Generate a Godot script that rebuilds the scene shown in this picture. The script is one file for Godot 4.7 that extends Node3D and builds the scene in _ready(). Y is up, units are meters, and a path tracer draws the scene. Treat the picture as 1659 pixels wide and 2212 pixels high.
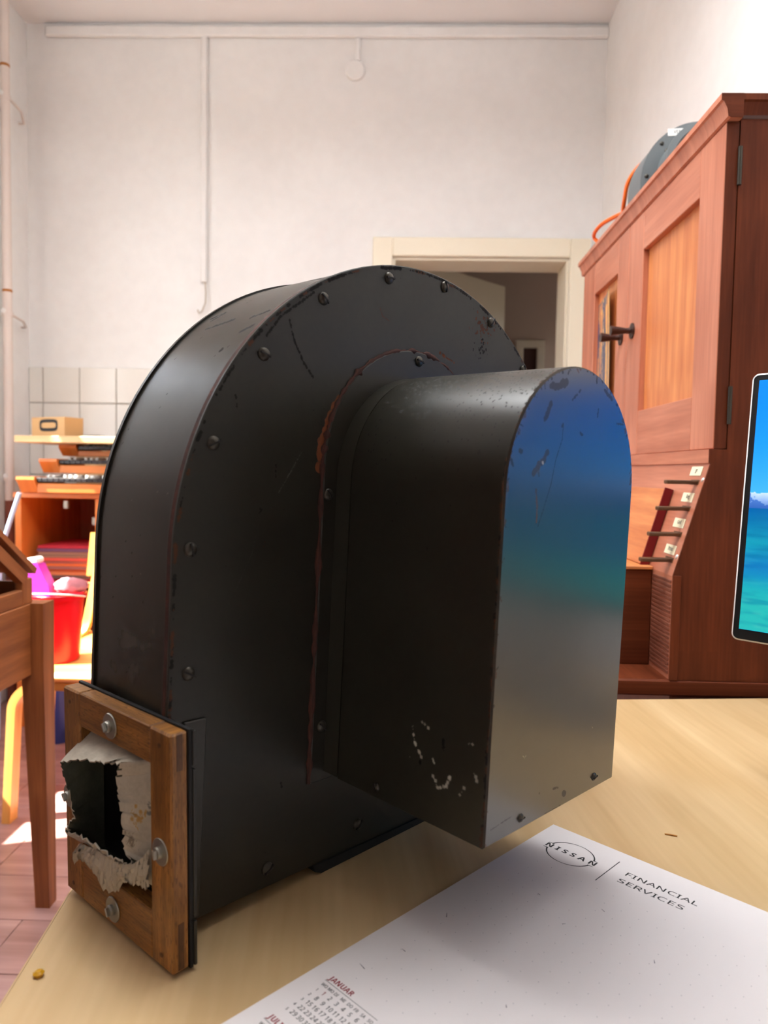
extends Node3D
# A big sheet-metal organ blower on a desk in a workshop room.

var rng := RandomNumberGenerator.new()
var names := {}
var M := {}
var cur_rough: Image = null   # roughness picture that goes with the colour picture being painted

# ---------------------------------------------------------------- mesh builder
class MB:
	var v := PackedVector3Array()
	var n := PackedVector3Array()
	var uv := PackedVector2Array()
	var t := Transform3D()
	var uo := Vector2.ZERO
	func tri(a: Vector3, b: Vector3, c: Vector3, na: Vector3, nb: Vector3, nc: Vector3, ua := Vector2.ZERO, ub := Vector2.ZERO, uc := Vector2.ZERO) -> void:
		var g := (b - a).cross(c - a)
		if g.length_squared() < 1e-18:
			return
		if g.dot(na + nb + nc) > 0.0:
			var q := b; b = c; c = q
			q = nb; nb = nc; nc = q
			var w := ub; ub = uc; uc = w
		v.append(t * a); v.append(t * b); v.append(t * c)
		n.append((t.basis * na).normalized()); n.append((t.basis * nb).normalized()); n.append((t.basis * nc).normalized())
		uv.append(ua + uo); uv.append(ub + uo); uv.append(uc + uo)
	func quad(a: Vector3, b: Vector3, c: Vector3, d: Vector3, nn: Vector3, ua := Vector2(0, 0), ub := Vector2(1, 0), uc := Vector2(1, 1), ud := Vector2(0, 1)) -> void:
		tri(a, b, c, nn, nn, nn, ua, ub, uc)
		tri(a, c, d, nn, nn, nn, ua, uc, ud)
	func guv(p: Vector3, nn: Vector3, g: int) -> Vector2:
		var k := 0
		var an := nn.abs()
		if an.y > an.x and an.y > an.z:
			k = 1
		elif an.z > an.x:
			k = 2
		var o := []
		for i in 3:
			if i != k:
				o.append(i)
		if o[0] == g:
			return Vector2(p[o[0]], p[o[1]] + p[k] * 0.7)
		if o[1] == g:
			return Vector2(p[o[1]], p[o[0]] + p[k] * 0.7)
		return Vector2(p[o[0]] * 0.2, p[o[1]])
	func face(pts: Array, nn: Vector3, g: int) -> void:
		for i in range(1, pts.size() - 1):
			tri(pts[0], pts[i], pts[i + 1], nn, nn, nn, guv(pts[0], nn, g), guv(pts[i], nn, g), guv(pts[i + 1], nn, g))
	# bevelled box, centre c, size s, grain along axis g
	func box(c: Vector3, s: Vector3, bev := 0.0, g := 0) -> MB:
		var h := s * 0.5
		var b: float = minf(bev, minf(h.x, minf(h.y, h.z)) * 0.95)
		for k in 3:
			var i := (k + 1) % 3
			var j := (k + 2) % 3
			for sg in [-1.0, 1.0]:
				var nn := Vector3.ZERO
				nn[k] = sg
				var pts := []
				for q in [[-1, -1], [1, -1], [1, 1], [-1, 1]]:
					var p := Vector3.ZERO
					p[k] = sg * h[k]
					p[i] = q[0] * (h[i] - b)
					p[j] = q[1] * (h[j] - b)
					pts.append(c + p)
				face(pts, nn, g)
			if b > 0.0:
				for si in [-1.0, 1.0]:
					for sj in [-1.0, 1.0]:
						var ne := Vector3.ZERO
						ne[i] = si; ne[j] = sj
						ne = ne.normalized()
						var e := []
						for q in [[-1, 0], [1, 0], [1, 1], [-1, 1]]:
							var p := Vector3.ZERO
							p[k] = q[0] * (h[k] - b)
							p[i] = si * (h[i] - (b if q[1] == 0 else 0.0))
							p[j] = sj * (h[j] - (0.0 if q[1] == 0 else b))
							e.append(c + p)
						face(e, ne, g)
		if b > 0.0:
			for sx in [-1.0, 1.0]:
				for sy in [-1.0, 1.0]:
					for sz in [-1.0, 1.0]:
						var d := Vector3(sx, sy, sz)
						face([c + d * Vector3(h.x, h.y - b, h.z - b), c + d * Vector3(h.x - b, h.y, h.z - b), c + d * Vector3(h.x - b, h.y - b, h.z)], d.normalized(), g)
		return self
	# closed outline in the xy plane, from z0 to z1; open sides if caps = 0 (1 front, 2 back, 3 both)
	func prism(o: PackedVector2Array, z0: float, z1: float, caps := 3, smooth_cos := 0.8, open_sides := 0) -> MB:
		var m := o.size()
		var area := 0.0
		for i in m:
			area += o[i].cross(o[(i + 1) % m])
		var sgn := 1.0 if area > 0.0 else -1.0
		var en := []
		for i in m:
			var e := (o[(i + 1) % m] - o[i]).normalized()
			en.append(Vector2(e.y, -e.x) * sgn)
		var s := 0.0
		for i in m - open_sides:   # the last sides of the outline may stay open
			var a := o[i]
			var b := o[(i + 1) % m]
			var n0: Vector2 = en[i]
			var n1: Vector2 = en[i]
			if en[(i + m - 1) % m].dot(en[i]) > smooth_cos:
				n0 = (en[(i + m - 1) % m] + en[i]).normalized()
			if en[(i + 1) % m].dot(en[i]) > smooth_cos:
				n1 = (en[(i + 1) % m] + en[i]).normalized()
			var l := a.distance_to(b)
			var A := Vector3(a.x, a.y, z0); var B := Vector3(b.x, b.y, z0); var C := Vector3(b.x, b.y, z1); var D := Vector3(a.x, a.y, z1)
			var N0 := Vector3(n0.x, n0.y, 0); var N1 := Vector3(n1.x, n1.y, 0)
			tri(A, B, C, N0, N1, N1, Vector2(s, z0), Vector2(s + l, z0), Vector2(s + l, z1))
			tri(A, C, D, N0, N1, N0, Vector2(s, z0), Vector2(s + l, z1), Vector2(s, z1))
			s += l
		cap(o, z1, 1.0, caps & 1)
		cap(o, z0, -1.0, caps & 2)
		return self
	func cap(o: PackedVector2Array, z: float, dir: float, on: int) -> void:
		if on == 0:
			return
		var ix := Geometry2D.triangulate_polygon(o)
		var nn := Vector3(0, 0, dir)
		for i in range(0, ix.size(), 3):
			var a := o[ix[i]]; var b := o[ix[i + 1]]; var c := o[ix[i + 2]]
			tri(Vector3(a.x, a.y, z), Vector3(b.x, b.y, z), Vector3(c.x, c.y, z), nn, nn, nn, a, b, c)
	# ring wall between two outlines of equal count at two depths (bevels, steps)
	func loft(o: PackedVector2Array, z0: float, p: PackedVector2Array, z1: float, up := 1.0) -> MB:
		var m := o.size()
		for i in m:
			var j := (i + 1) % m
			var A := Vector3(o[i].x, o[i].y, z0); var B := Vector3(o[j].x, o[j].y, z0)
			var C := Vector3(p[j].x, p[j].y, z1); var D := Vector3(p[i].x, p[i].y, z1)
			var nn := (B - A).cross(D - A).normalized()
			if nn.length() < 0.5:
				nn = (C - B).cross(D - B).normalized()
			if nn.z * up < 0.0:
				nn = -nn
			tri(A, B, C, nn, nn, nn, o[i], o[j], p[j])
			tri(A, C, D, nn, nn, nn, o[i], p[j], p[i])
		return self
	# profile of (radius, height) about the y axis
	func lathe(pr: Array, seg := 24) -> MB:
		for i in pr.size() - 1:
			var a: Vector2 = pr[i]
			var b: Vector2 = pr[i + 1]
			var d := (b - a).normalized()
			var nr := Vector2(d.y, -d.x)
			for k in seg:
				var t0 := TAU * k / seg
				var t1 := TAU * (k + 1) / seg
				var P := func(r: Vector2, th: float) -> Vector3: return Vector3(r.x * cos(th), r.y, r.x * sin(th))
				var N := func(th: float) -> Vector3: return Vector3(nr.x * cos(th), nr.y, nr.x * sin(th))
				var u0 := Vector2(t0 / TAU, a.y); var u1 := Vector2(t1 / TAU, a.y); var u2 := Vector2(t1 / TAU, b.y); var u3 := Vector2(t0 / TAU, b.y)
				tri(P.call(a, t0), P.call(a, t1), P.call(b, t1), N.call(t0), N.call(t1), N.call(t1), u0, u1, u2)
				tri(P.call(a, t0), P.call(b, t1), P.call(b, t0), N.call(t0), N.call(t1), N.call(t0), u0, u2, u3)
		return self
	# tube along points; radii may be one number or an array
	func tube(pts: Array, rad, seg := 10, caps := true) -> MB:
		var up := Vector3.UP
		var rings := []
		var l := 0.0
		for i in pts.size():
			var d: Vector3 = (pts[mini(i + 1, pts.size() - 1)] - pts[maxi(i - 1, 0)]).normalized()
			if absf(d.dot(up)) > 0.95:
				up = Vector3.RIGHT if absf(d.x) < 0.8 else Vector3.BACK
			var x := up.cross(d).normalized()
			var y := d.cross(x).normalized()
			up = y
			var r: float = rad[i] if rad is Array else rad
			if i > 0:
				l += pts[i].distance_to(pts[i - 1])
			var ring := []
			for k in seg + 1:
				var th := TAU * k / seg
				var nn := x * cos(th) + y * sin(th)
				ring.append([pts[i] + nn * r, nn, Vector2(l, th / TAU * 0.1)])
			rings.append(ring)
		for i in rings.size() - 1:
			for k in seg:
				var a = rings[i][k]; var b = rings[i][k + 1]; var c = rings[i + 1][k + 1]; var e = rings[i + 1][k]
				tri(a[0], b[0], c[0], a[1], b[1], c[1], a[2], b[2], c[2])
				tri(a[0], c[0], e[0], a[1], c[1], e[1], a[2], c[2], e[2])
		if caps:
			for q in [0, rings.size() - 1]:
				var d: Vector3 = (pts[1] - pts[0]).normalized() * -1.0 if q == 0 else (pts[-1] - pts[-2]).normalized()
				for k in seg:
					tri(pts[q], rings[q][k][0], rings[q][k + 1][0], d, d, d)
		return self
	# flat strip (width along side axis w, thickness th) swept along points
	func strip(pts: Array, side: Vector3, w: float, th: float) -> MB:
		var fr := []
		var l := 0.0
		for i in pts.size():
			var d: Vector3 = (pts[mini(i + 1, pts.size() - 1)] - pts[maxi(i - 1, 0)]).normalized()
			var nn := d.cross(side).normalized()
			if i > 0:
				l += pts[i].distance_to(pts[i - 1])
			var s2 := side * w * 0.5
			var t2 := nn * th * 0.5
			fr.append([pts[i] - s2 - t2, pts[i] + s2 - t2, pts[i] + s2 + t2, pts[i] - s2 + t2, nn, l])
		for i in fr.size() - 1:
			var a = fr[i]; var b = fr[i + 1]
			for k in 4:
				var k2 := (k + 1) % 4
				var na: Vector3 = [-a[4], side, a[4], -side][k]
				var nb: Vector3 = [-b[4], side, b[4], -side][k]
				var u := Vector2(a[5], k * 0.05); var u2 := Vector2(b[5], k * 0.05); var dv := Vector2(0, 0.05)
				tri(a[k], a[k2], b[k2], na, na, nb, u, u + dv, u2 + dv)
				tri(a[k], b[k2], b[k], na, nb, nb, u, u2 + dv, u2)
		for q in [0, fr.size() - 1]:
			var f = fr[q]
			var d: Vector3 = (pts[0] - pts[1]).normalized() if q == 0 else (pts[-1] - pts[-2]).normalized()
			quad(f[0], f[1], f[2], f[3], d)
		return self
	func mesh() -> ArrayMesh:
		var a := []
		a.resize(Mesh.ARRAY_MAX)
		a[Mesh.ARRAY_VERTEX] = v
		a[Mesh.ARRAY_NORMAL] = n
		a[Mesh.ARRAY_TEX_UV] = uv
		var m := ArrayMesh.new()
		m.add_surface_from_arrays(Mesh.PRIMITIVE_TRIANGLES, a)
		return m

# ---------------------------------------------------------------- nodes
func numbered(s: String) -> String:
	names[s] = names.get(s, -1) + 1
	return s if names[s] == 0 else "%s_%03d" % [s, names[s]]

func thing(called: String, label: String, category: String, at := Vector3.ZERO, turn := 0.0, group := "") -> Node3D:
	var o := Node3D.new()
	o.name = numbered(called)
	o.position = at
	o.rotation.y = turn
	add_child(o)
	tag(o, label, category, group)
	return o

func tag(o: Node, label: String, category := "", group := "") -> void:
	o.set_meta("label", label)
	if category:
		o.set_meta("category", category)
	if group:
		o.set_meta("group", group)

func put(called: String, mesh: Mesh, m: Material, parent: Node = null) -> MeshInstance3D:
	var o := MeshInstance3D.new()
	o.name = called if parent else numbered(called)
	o.mesh = mesh
	o.material_override = null
	if mesh is PrimitiveMesh:
		mesh.material = m
	else:
		for i in mesh.get_surface_count():
			mesh.surface_set_material(i, m)
	if parent:
		parent.add_child(o, true)
	else:
		add_child(o, true)
	return o

func put2(called: String, mesh: Mesh, m: Material, parent: Node, at: Vector3, turn := Vector3.ZERO) -> MeshInstance3D:
	var o := MeshInstance3D.new()
	o.name = called
	o.mesh = mesh
	o.material_override = m
	o.position = at
	o.rotation = turn
	parent.add_child(o, true)
	return o

func struct(called: String, mesh: Mesh, m: Material, label := "") -> MeshInstance3D:
	var o := put(called, mesh, m)
	o.set_meta("kind", "structure")
	if label:
		o.set_meta("label", label)
	return o

func bx(c: Vector3, s: Vector3, bev := 0.0, g := 0, uo := Vector2.ZERO) -> ArrayMesh:
	var b := MB.new()
	b.uo = uo
	return b.box(c, s, bev, g).mesh()

# box given by its two corners
func bb(a: Vector3, b: Vector3, bev := 0.0, g := 0) -> ArrayMesh:
	var m := MB.new()
	m.uo = Vector2(rng.randf() * 3.0, rng.randf() * 3.0)
	return m.box((a + b) * 0.5, (b - a).abs(), bev, g).mesh()

func text_mesh(s: String, h: float, depth := 0.0002, font_name := "Droid Sans", align := HORIZONTAL_ALIGNMENT_LEFT, bold := 400) -> TextMesh:
	var f := SystemFont.new()
	f.font_names = PackedStringArray([font_name])
	f.font_weight = bold
	var t := TextMesh.new()
	t.font = f
	t.text = s
	t.font_size = 32
	t.pixel_size = h / 32.0 / 0.72
	t.depth = depth
	t.curve_step = 1.0
	t.horizontal_alignment = align
	t.vertical_alignment = VERTICAL_ALIGNMENT_BOTTOM
	return t

# ---------------------------------------------------------------- textures
func nz(w: int, h: int, freq: float, sd: int, oct := 3) -> Image:
	var f := FastNoiseLite.new()
	f.seed = sd
	f.noise_type = FastNoiseLite.TYPE_SIMPLEX_SMOOTH
	f.frequency = freq
	f.fractal_octaves = oct
	var im := f.get_seamless_image(w, h, false, false, 0.15, true)
	im.convert(Image.FORMAT_L8)
	return im

func nzr(w: int, h: int, W: int, H: int, freq: float, sd: int, oct := 3) -> PackedByteArray:
	var im := nz(w, h, freq, sd, oct)
	im.resize(W, H, Image.INTERPOLATE_CUBIC)
	return im.get_data()

func tex_from(d: PackedByteArray, W: int, H: int) -> ImageTexture:
	return ImageTexture.create_from_image(Image.create_from_data(W, H, false, Image.FORMAT_RGB8, d))

# wood: grain runs along u
func wood_tex(dark: Color, light: Color, sd: int, fine := 0.5, pores := 0.0, W := 512, H := 512) -> ImageTexture:
	var a := nzr(24, H, W, H, 0.025, sd, 3)
	var b := nzr(32, H, W, H, 0.16, sd + 1, 2)
	var c := nzr(64, 64, W, H, 0.03, sd + 2, 2)
	var e := nzr(90, H, W, H, 0.24, sd + 3, 1)
	var d := PackedByteArray()
	d.resize(W * H * 3)
	for i in W * H:
		var t: float = (a[i] * 0.5 + c[i] * 0.25) / 191.0 * (1.0 - fine * 0.5) + b[i] / 255.0 * fine * 0.5
		t = clampf((t - 0.5) * 1.5 + 0.5, 0.0, 1.0)
		if pores > 0.0 and e[i] > 176:
			t *= 1.0 - pores * minf(1.0, (e[i] - 176) / 30.0)
		d[i * 3] = int(lerpf(dark.r, light.r, t) * 255.0)
		d[i * 3 + 1] = int(lerpf(dark.g, light.g, t) * 255.0)
		d[i * 3 + 2] = int(lerpf(dark.b, light.b, t) * 255.0)
	return tex_from(d, W, H)

func mottle_img(c0: Color, c1: Color, sd: int, W := 512, H := 512, f1 := 0.01, f2 := 0.08) -> Image:
	var a := nz(W, H, f1, sd, 3).get_data()
	var b := nz(W, H, f2, sd + 1, 2).get_data()
	var d := PackedByteArray()
	d.resize(W * H * 3)
	for i in W * H:
		var t: float = (a[i] * 0.65 + b[i] * 0.35) / 255.0
		var q := rng.randf()   # dither, so that close tones do not step
		d[i * 3] = int(lerpf(c0.r, c1.r, t) * 255.0 + q)
		d[i * 3 + 1] = int(lerpf(c0.g, c1.g, t) * 255.0 + q)
		d[i * 3 + 2] = int(lerpf(c0.b, c1.b, t) * 255.0 + q)
	return Image.create_from_data(W, H, false, Image.FORMAT_RGB8, d)

# a ragged stroke of another colour (scratch, chip, rust) along points given in metres
func stroke(im: Image, pts: Array, org: Vector2, ppm: float, rad: float, col: Color, dens := 0.8) -> void:
	var W := im.get_width()
	var H := im.get_height()
	for i in pts.size() - 1:
		var a: Vector2 = (pts[i] - org) * ppm
		var b: Vector2 = (pts[i + 1] - org) * ppm
		var n := int(a.distance_to(b)) + 1
		for k in n + 1:
			var p := a.lerp(b, float(k) / n) + Vector2(rng.randfn(0, 0.4), rng.randfn(0, 0.4)) * rad * ppm * 0.4
			var r := rad * ppm * rng.randf_range(0.35, 1.0)
			if rng.randf() > dens:
				continue
			var r1 := int(ceil(r))
			for y in range(-r1, r1 + 1):
				for x in range(-r1, r1 + 1):
					if Vector2(x, y).length() <= r:
						var X := int(p.x) + x
						var Y := int(p.y) + y
						if X >= 0 and Y >= 0 and X < W and Y < H:
							im.set_pixel(X, Y, im.get_pixel(X, Y).lerp(col, 0.75))
							if cur_rough:
								cur_rough.set_pixel(X, Y, Color(0.9, 0.9, 0.9))

func speckle(im: Image, c: Vector2, spread: float, org: Vector2, ppm: float, num: int, rad: float, col: Color) -> void:
	for i in num:
		var p := c + Vector2(rng.randfn(0, spread), rng.randfn(0, spread))
		stroke(im, [p, p + Vector2(rad, 0).rotated(rng.randf() * TAU)], org, ppm, rad * rng.randf_range(0.3, 1.0), col, 1.0)

func mat(c: Color, rough := 0.6, metal := 0.0, spec := 0.5) -> StandardMaterial3D:
	var m := StandardMaterial3D.new()
	m.albedo_color = c
	m.roughness = rough
	m.metallic = metal
	m.metallic_specular = spec
	return m

func tmat(t: Texture2D, per_m: float, rough := 0.5, spec := 0.5) -> StandardMaterial3D:
	var m := mat(Color.WHITE, rough, 0.0, spec)
	m.albedo_texture = t
	m.uv1_scale = Vector3(per_m, per_m, 1)
	return m

func srgb(r: float, g: float, b: float) -> Color:
	return Color(r / 255.0, g / 255.0, b / 255.0)

# ================================================================ scene
const CAM_H := 1.11
const DESK := 0.74
const BACK := -3.6
const LEFT := -1.86
const RIGHT := 0.94
const CEIL := 3.25
const FRONT := 1.5
const LAMP_TONE := Color(0.975, 0.985, 0.99)
const CABLE := [Vector3(0.66, 1.935, -1.93), Vector3(0.62, 1.925, -1.93), Vector3(0.59, 1.9, -1.935), Vector3(0.573, 1.87, -1.95), Vector3(0.572, 1.837, -1.97), Vector3(0.575, 1.815, -1.99), Vector3(0.581, 1.79, -2.0), Vector3(0.605, 1.76, -2.02), Vector3(0.64, 1.76, -2.04), Vector3(0.63, 1.79, -2.03), Vector3(0.6, 1.806, -2.0), Vector3(0.577, 1.81, -2.0), Vector3(0.561, 1.81, -2.03), Vector3(0.543, 1.808, -2.08), Vector3(0.535, 1.799, -2.12), Vector3(0.539, 1.79, -2.14), Vector3(0.547, 1.772, -2.12), Vector3(0.556, 1.752, -2.08), Vector3(0.6, 1.743, -2.06)]

func _ready() -> void:
	rng.seed = 7
	view_and_light()
	materials()
	room()
	desk()
	big_blower()
	chamber_organ()
	console()
	side_table()
	seats()
	wall_fittings()
	small_things()
	out_of_view()

func view_and_light() -> void:
	var cam := Camera3D.new()
	cam.name = "camera"
	var at := CameraAttributesPhysical.new()
	at.frustum_focal_length = 24.84
	at.frustum_focus_distance = 0.78
	at.exposure_aperture = 7.0
	at.frustum_near = 0.02
	at.frustum_far = 100.0
	cam.attributes = at
	add_child(cam)
	cam.fov = 70.33
	cam.near = 0.02
	cam.transform = Transform3D(Basis(Vector3(0.9995, 0.0166, -0.0251), Vector3(-0.018, 0.9983, -0.0547), Vector3(0.0242, 0.0551, 0.9982)).orthonormalized(), Vector3(0, CAM_H, 0))
	cam.current = true

	var env := Environment.new()
	env.background_mode = Environment.BG_SKY
	var sky := ProceduralSkyMaterial.new()
	sky.sky_top_color = Color(0.78, 0.84, 0.92)
	sky.sky_horizon_color = Color(0.93, 0.95, 0.97)
	sky.sky_curve = 0.2
	sky.ground_horizon_color = Color(0.62, 0.6, 0.56)
	sky.ground_bottom_color = Color(0.5, 0.48, 0.44)
	sky.sky_energy_multiplier = 1.0
	sky.ground_energy_multiplier = 1.0
	env.sky = Sky.new()
	env.sky.sky_material = sky
	env.background_energy_multiplier = 2.3
	env.tonemap_mode = Environment.TONE_MAPPER_LINEAR
	env.tonemap_exposure = 3.65
	env.sdfgi_enabled = true
	env.ssao_enabled = true
	env.ssil_enabled = true
	var we := WorldEnvironment.new()
	we.name = "world_environment"
	we.environment = env
	add_child(we)

	var sun := DirectionalLight3D.new()
	sun.name = "sun"
	sun.light_color = Color(1.0, 0.965, 0.92)
	sun.light_energy = 4.6
	sun.light_angular_distance = 0.53
	sun.shadow_enabled = true
	sun.sky_mode = DirectionalLight3D.SKY_MODE_LIGHT_ONLY
	add_child(sun)
	sun.look_at_from_position(Vector3.ZERO, Vector3(0.58, -0.78, -0.18), Vector3.UP)

func materials() -> void:
	var w := mat(Color.WHITE, 0.92, 0.0, 0.3)
	w.albedo_texture = ImageTexture.create_from_image(mottle_img(srgb(232, 230, 228), srgb(243, 242, 240), 11, 512, 512, 0.006, 0.05))
	w.uv1_triplanar = true
	w.uv1_world_triplanar = true
	w.uv1_scale = Vector3(0.5, 0.5, 0.5)
	w.heightmap_enabled = false
	M.wall = w
	M.ceil = mat(srgb(242, 240, 240), 0.95, 0.0, 0.3)
	M.cream = mat(srgb(238, 228, 205), 0.45)
	M.hall = mat(srgb(214, 194, 178), 0.9)
	M.opening_shade = mat(srgb(70, 40, 32), 0.6)
	M.tile = mat(srgb(232, 228, 220), 0.16)
	M.grout = mat(srgb(176, 170, 160), 0.9)
	var floor_tones := [[srgb(140, 102, 96), srgb(184, 144, 138)], [srgb(150, 110, 104), srgb(190, 152, 146)], [srgb(132, 96, 90), srgb(176, 136, 130)]]
	M.floor = []
	for i in 3:
		M.floor.append(tmat(wood_tex(floor_tones[i][0], floor_tones[i][1], 40 + i * 7, 0.4), 1.0, 0.3))
	M.beech = tmat(wood_tex(srgb(200, 166, 118), srgb(227, 197, 152), 61, 0.45), 1.2, 0.34)
	M.edge_band = mat(srgb(196, 166, 122), 0.45)
	M.oak = tmat(wood_tex(srgb(106, 66, 24), srgb(182, 124, 58), 71, 0.7, 0.8), 5.0, 0.42)
	M.oak_dark = tmat(wood_tex(srgb(70, 42, 20), srgb(112, 72, 38), 75, 0.7, 0.6), 5.0, 0.5)
	M.mahog = tmat(wood_tex(srgb(170, 98, 72), srgb(210, 138, 108), 81, 0.5), 1.6, 0.36)
	M.mahog_panel = tmat(wood_tex(srgb(190, 106, 56), srgb(226, 152, 92), 85, 0.45), 2.2, 0.4)
	M.mahog_shaded = tmat(wood_tex(srgb(82, 36, 18), srgb(122, 60, 34), 88, 0.6), 1.8, 0.45, 0.3)  # same mahogany darkened: shade of the camera-facing sides put into the colour
	M.mahog_dark = tmat(wood_tex(srgb(60, 26, 14), srgb(96, 46, 26), 91, 0.6), 1.8, 0.42)
	M.pine = tmat(wood_tex(srgb(198, 104, 40), srgb(226, 138, 66), 95, 0.4), 1.4, 0.4)
	M.shelf_pine = tmat(wood_tex(srgb(206, 164, 112), srgb(232, 198, 150), 97, 0.4), 1.4, 0.5)
	M.table = tmat(wood_tex(srgb(128, 70, 34), srgb(182, 112, 62), 101, 0.4), 2.0, 0.42)
	M.ply = tmat(wood_tex(srgb(222, 150, 70), srgb(240, 184, 104), 105, 0.3), 1.5, 0.35)
	M.black = mat(srgb(18, 17, 17), 0.45)
	M.rubber = mat(srgb(20, 20, 21), 0.75)
	M.iron = mat(srgb(74, 70, 62), 0.36, 0.6)
	M.slot = mat(srgb(26, 23, 20), 0.7)
	M.zinc = mat(srgb(168, 166, 156), 0.42, 0.85)
	M.brass_screw = mat(srgb(236, 234, 230), 0.3, 0.6)
	M.rust = ragged_mat(srgb(38, 22, 18), srgb(98, 50, 36), 121)
	M.red_felt = mat(srgb(120, 16, 18), 0.95)
	M.white_plastic = mat(srgb(236, 234, 230), 0.4)
	M.label = mat(srgb(240, 232, 198), 0.6)
	M.ink = mat(srgb(40, 38, 38), 0.8)
	M.print_red = mat(srgb(142, 30, 40), 0.8)
	M.paper = mat(srgb(233, 226, 224), 0.85, 0.0, 0.3)
	M.glass = mat(Color(1, 1, 1, 0.04), 0.02)
	M.glass.transparency = BaseMaterial3D.TRANSPARENCY_ALPHA

func ragged_mat(a: Color, b: Color, sd: int) -> StandardMaterial3D:
	var m := mat(Color.WHITE, 0.85)
	m.albedo_texture = ImageTexture.create_from_image(mottle_img(a, b, sd, 256, 256, 0.03, 0.2))
	m.uv1_scale = Vector3(6, 6, 1)
	return m

# ---------------------------------------------------------------- room
func room() -> void:
	# floor of boards that run across the room
	var fl := struct("floor", bb(Vector3(-2.2, -0.2, BACK), Vector3(1.3, -0.012, 1.8)), M.mahog_dark, "reddish brown board floor")
	var bw := 0.19
	var plank := {}
	var z := BACK
	var row := 0
	while z < FRONT:
		var x0 := LEFT - fmod(row * 0.53, 1.25)
		while x0 < RIGHT:
			var a := maxf(x0, LEFT)
			var b := minf(x0 + 1.25, RIGHT)
			if b - a > 0.05:
				var me := bb(Vector3(a + 0.0008, -0.012, z + 0.0008), Vector3(b - 0.0008, 0.0, z + bw - 0.0008), 0.0012, 0)
				put("plank", me, M.floor[rng.randi() % 3], fl)
			x0 += 1.25
		z += bw
		row += 1
	# back wall with the doorway
	var dl := -0.066; var dr := 0.79; var dt := 2.155
	var wb := MB.new()
	wb.box(Vector3((LEFT - 0.3 + dl) / 2, CEIL / 2, BACK - 0.1), Vector3(dl - LEFT + 0.3, CEIL, 0.2))
	wb.box(Vector3((RIGHT + 0.3 + dr) / 2, CEIL / 2, BACK - 0.1), Vector3(RIGHT + 0.3 - dr, CEIL, 0.2))
	wb.box(Vector3((dl + dr) / 2, (CEIL + dt) / 2, BACK - 0.1), Vector3(dr - dl, CEIL - dt, 0.2))
	wb.box(Vector3((LEFT - 0.3 - 4.2) / 2, 1.75, BACK - 0.1), Vector3(4.2 + LEFT - 0.3, 3.5, 0.2))
	wb.box(Vector3((RIGHT + 0.3 + 4.2) / 2, 1.75, BACK - 0.1), Vector3(4.2 - RIGHT - 0.3, 3.5, 0.2))
	wb.box(Vector3((LEFT + RIGHT) / 2, (CEIL + 3.5) / 2, BACK - 0.1), Vector3(RIGHT - LEFT + 0.6, 3.5 - CEIL, 0.2))
	var wall_back := struct("wall_back", wb.mesh(), M.wall, "white plastered back wall with a doorway")
	# white tiles low on the back wall
	put("tile_bed", bb(Vector3(LEFT, 0.0, BACK), Vector3(-0.5, 1.6, BACK + 0.006)), M.grout, wall_back)
	var tx := [LEFT, -1.79]
	while tx[-1] < -0.6:
		tx.append(tx[-1] + 0.184)
	for i in tx.size() - 1:
		for j in 8:
			var y1: float = 1.6 - j * 0.178
			put("tile", bb(Vector3(tx[i] + 0.0025, y1 - 0.173, BACK + 0.004), Vector3(tx[i + 1] - 0.0025, y1, BACK + 0.012), 0.002), M.tile, wall_back)
	# left wall with the window
	var wz0 := -2.87; var wz1 := -1.7; var wy0 := 0.9; var wy1 := 2.8
	var th := 0.3
	var wl := MB.new()
	var lx := LEFT - th / 2
	wl.box(Vector3(lx, CEIL / 2, (BACK + wz0) / 2), Vector3(th, CEIL, wz0 - BACK))
	wl.box(Vector3(lx, CEIL / 2, (FRONT + wz1) / 2), Vector3(th, CEIL, FRONT - wz1))
	wl.box(Vector3(lx, wy0 / 2, (wz0 + wz1) / 2), Vector3(th, wy0, wz1 - wz0))
	wl.box(Vector3(lx, (CEIL + wy1) / 2, (wz0 + wz1) / 2), Vector3(th, CEIL - wy1, wz1 - wz0))
	struct("wall_left", wl.mesh(), M.wall, "white plastered wall with the heating pipe and window")
	var win := Node3D.new()
	win.name = "window_1"
	add_child(win)
	win.set_meta("kind", "structure")
	win.set_meta("label", "tall casement window with white wooden frame")
	var fx := LEFT - 0.2
	for e in [[wy0, wy0 + 0.06, wz0, wz1], [wy1 - 0.06, wy1, wz0, wz1], [2.12, 2.17, wz0 + 0.06, wz1 - 0.06]]:
		put("window_frame", bb(Vector3(fx - 0.03, e[0], e[2]), Vector3(fx + 0.03, e[1], e[3]), 0.004), M.white_plastic, win)
	for e in [[wz0, wz0 + 0.06], [wz1 - 0.06, wz1], [-2.315, -2.255]]:
		put("window_frame", bb(Vector3(fx - 0.03, wy0 + 0.06, e[0]), Vector3(fx + 0.03, wy1 - 0.06, e[1]), 0.004), M.white_plastic, win)
	for e in [[wy0 + 0.06, 2.12], [2.17, wy1 - 0.06]]:
		for f in [[wz0 + 0.06, -2.315], [-2.255, wz1 - 0.06]]:
			put("pane", bb(Vector3(fx - 0.002, e[0], f[0]), Vector3(fx + 0.002, e[1], f[1])), M.glass, win)
	put("window_sill", bb(Vector3(LEFT - 0.17, wy0 - 0.03, wz0 - 0.04), Vector3(LEFT + 0.04, wy0, wz1 + 0.04), 0.004), M.white_plastic, win)
	# the other walls
	struct("wall_right", bb(Vector3(RIGHT, 0, BACK - 0.2), Vector3(RIGHT + 0.2, CEIL, FRONT + 0.2)), M.wall, "white plastered wall behind the chamber organ")
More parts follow.
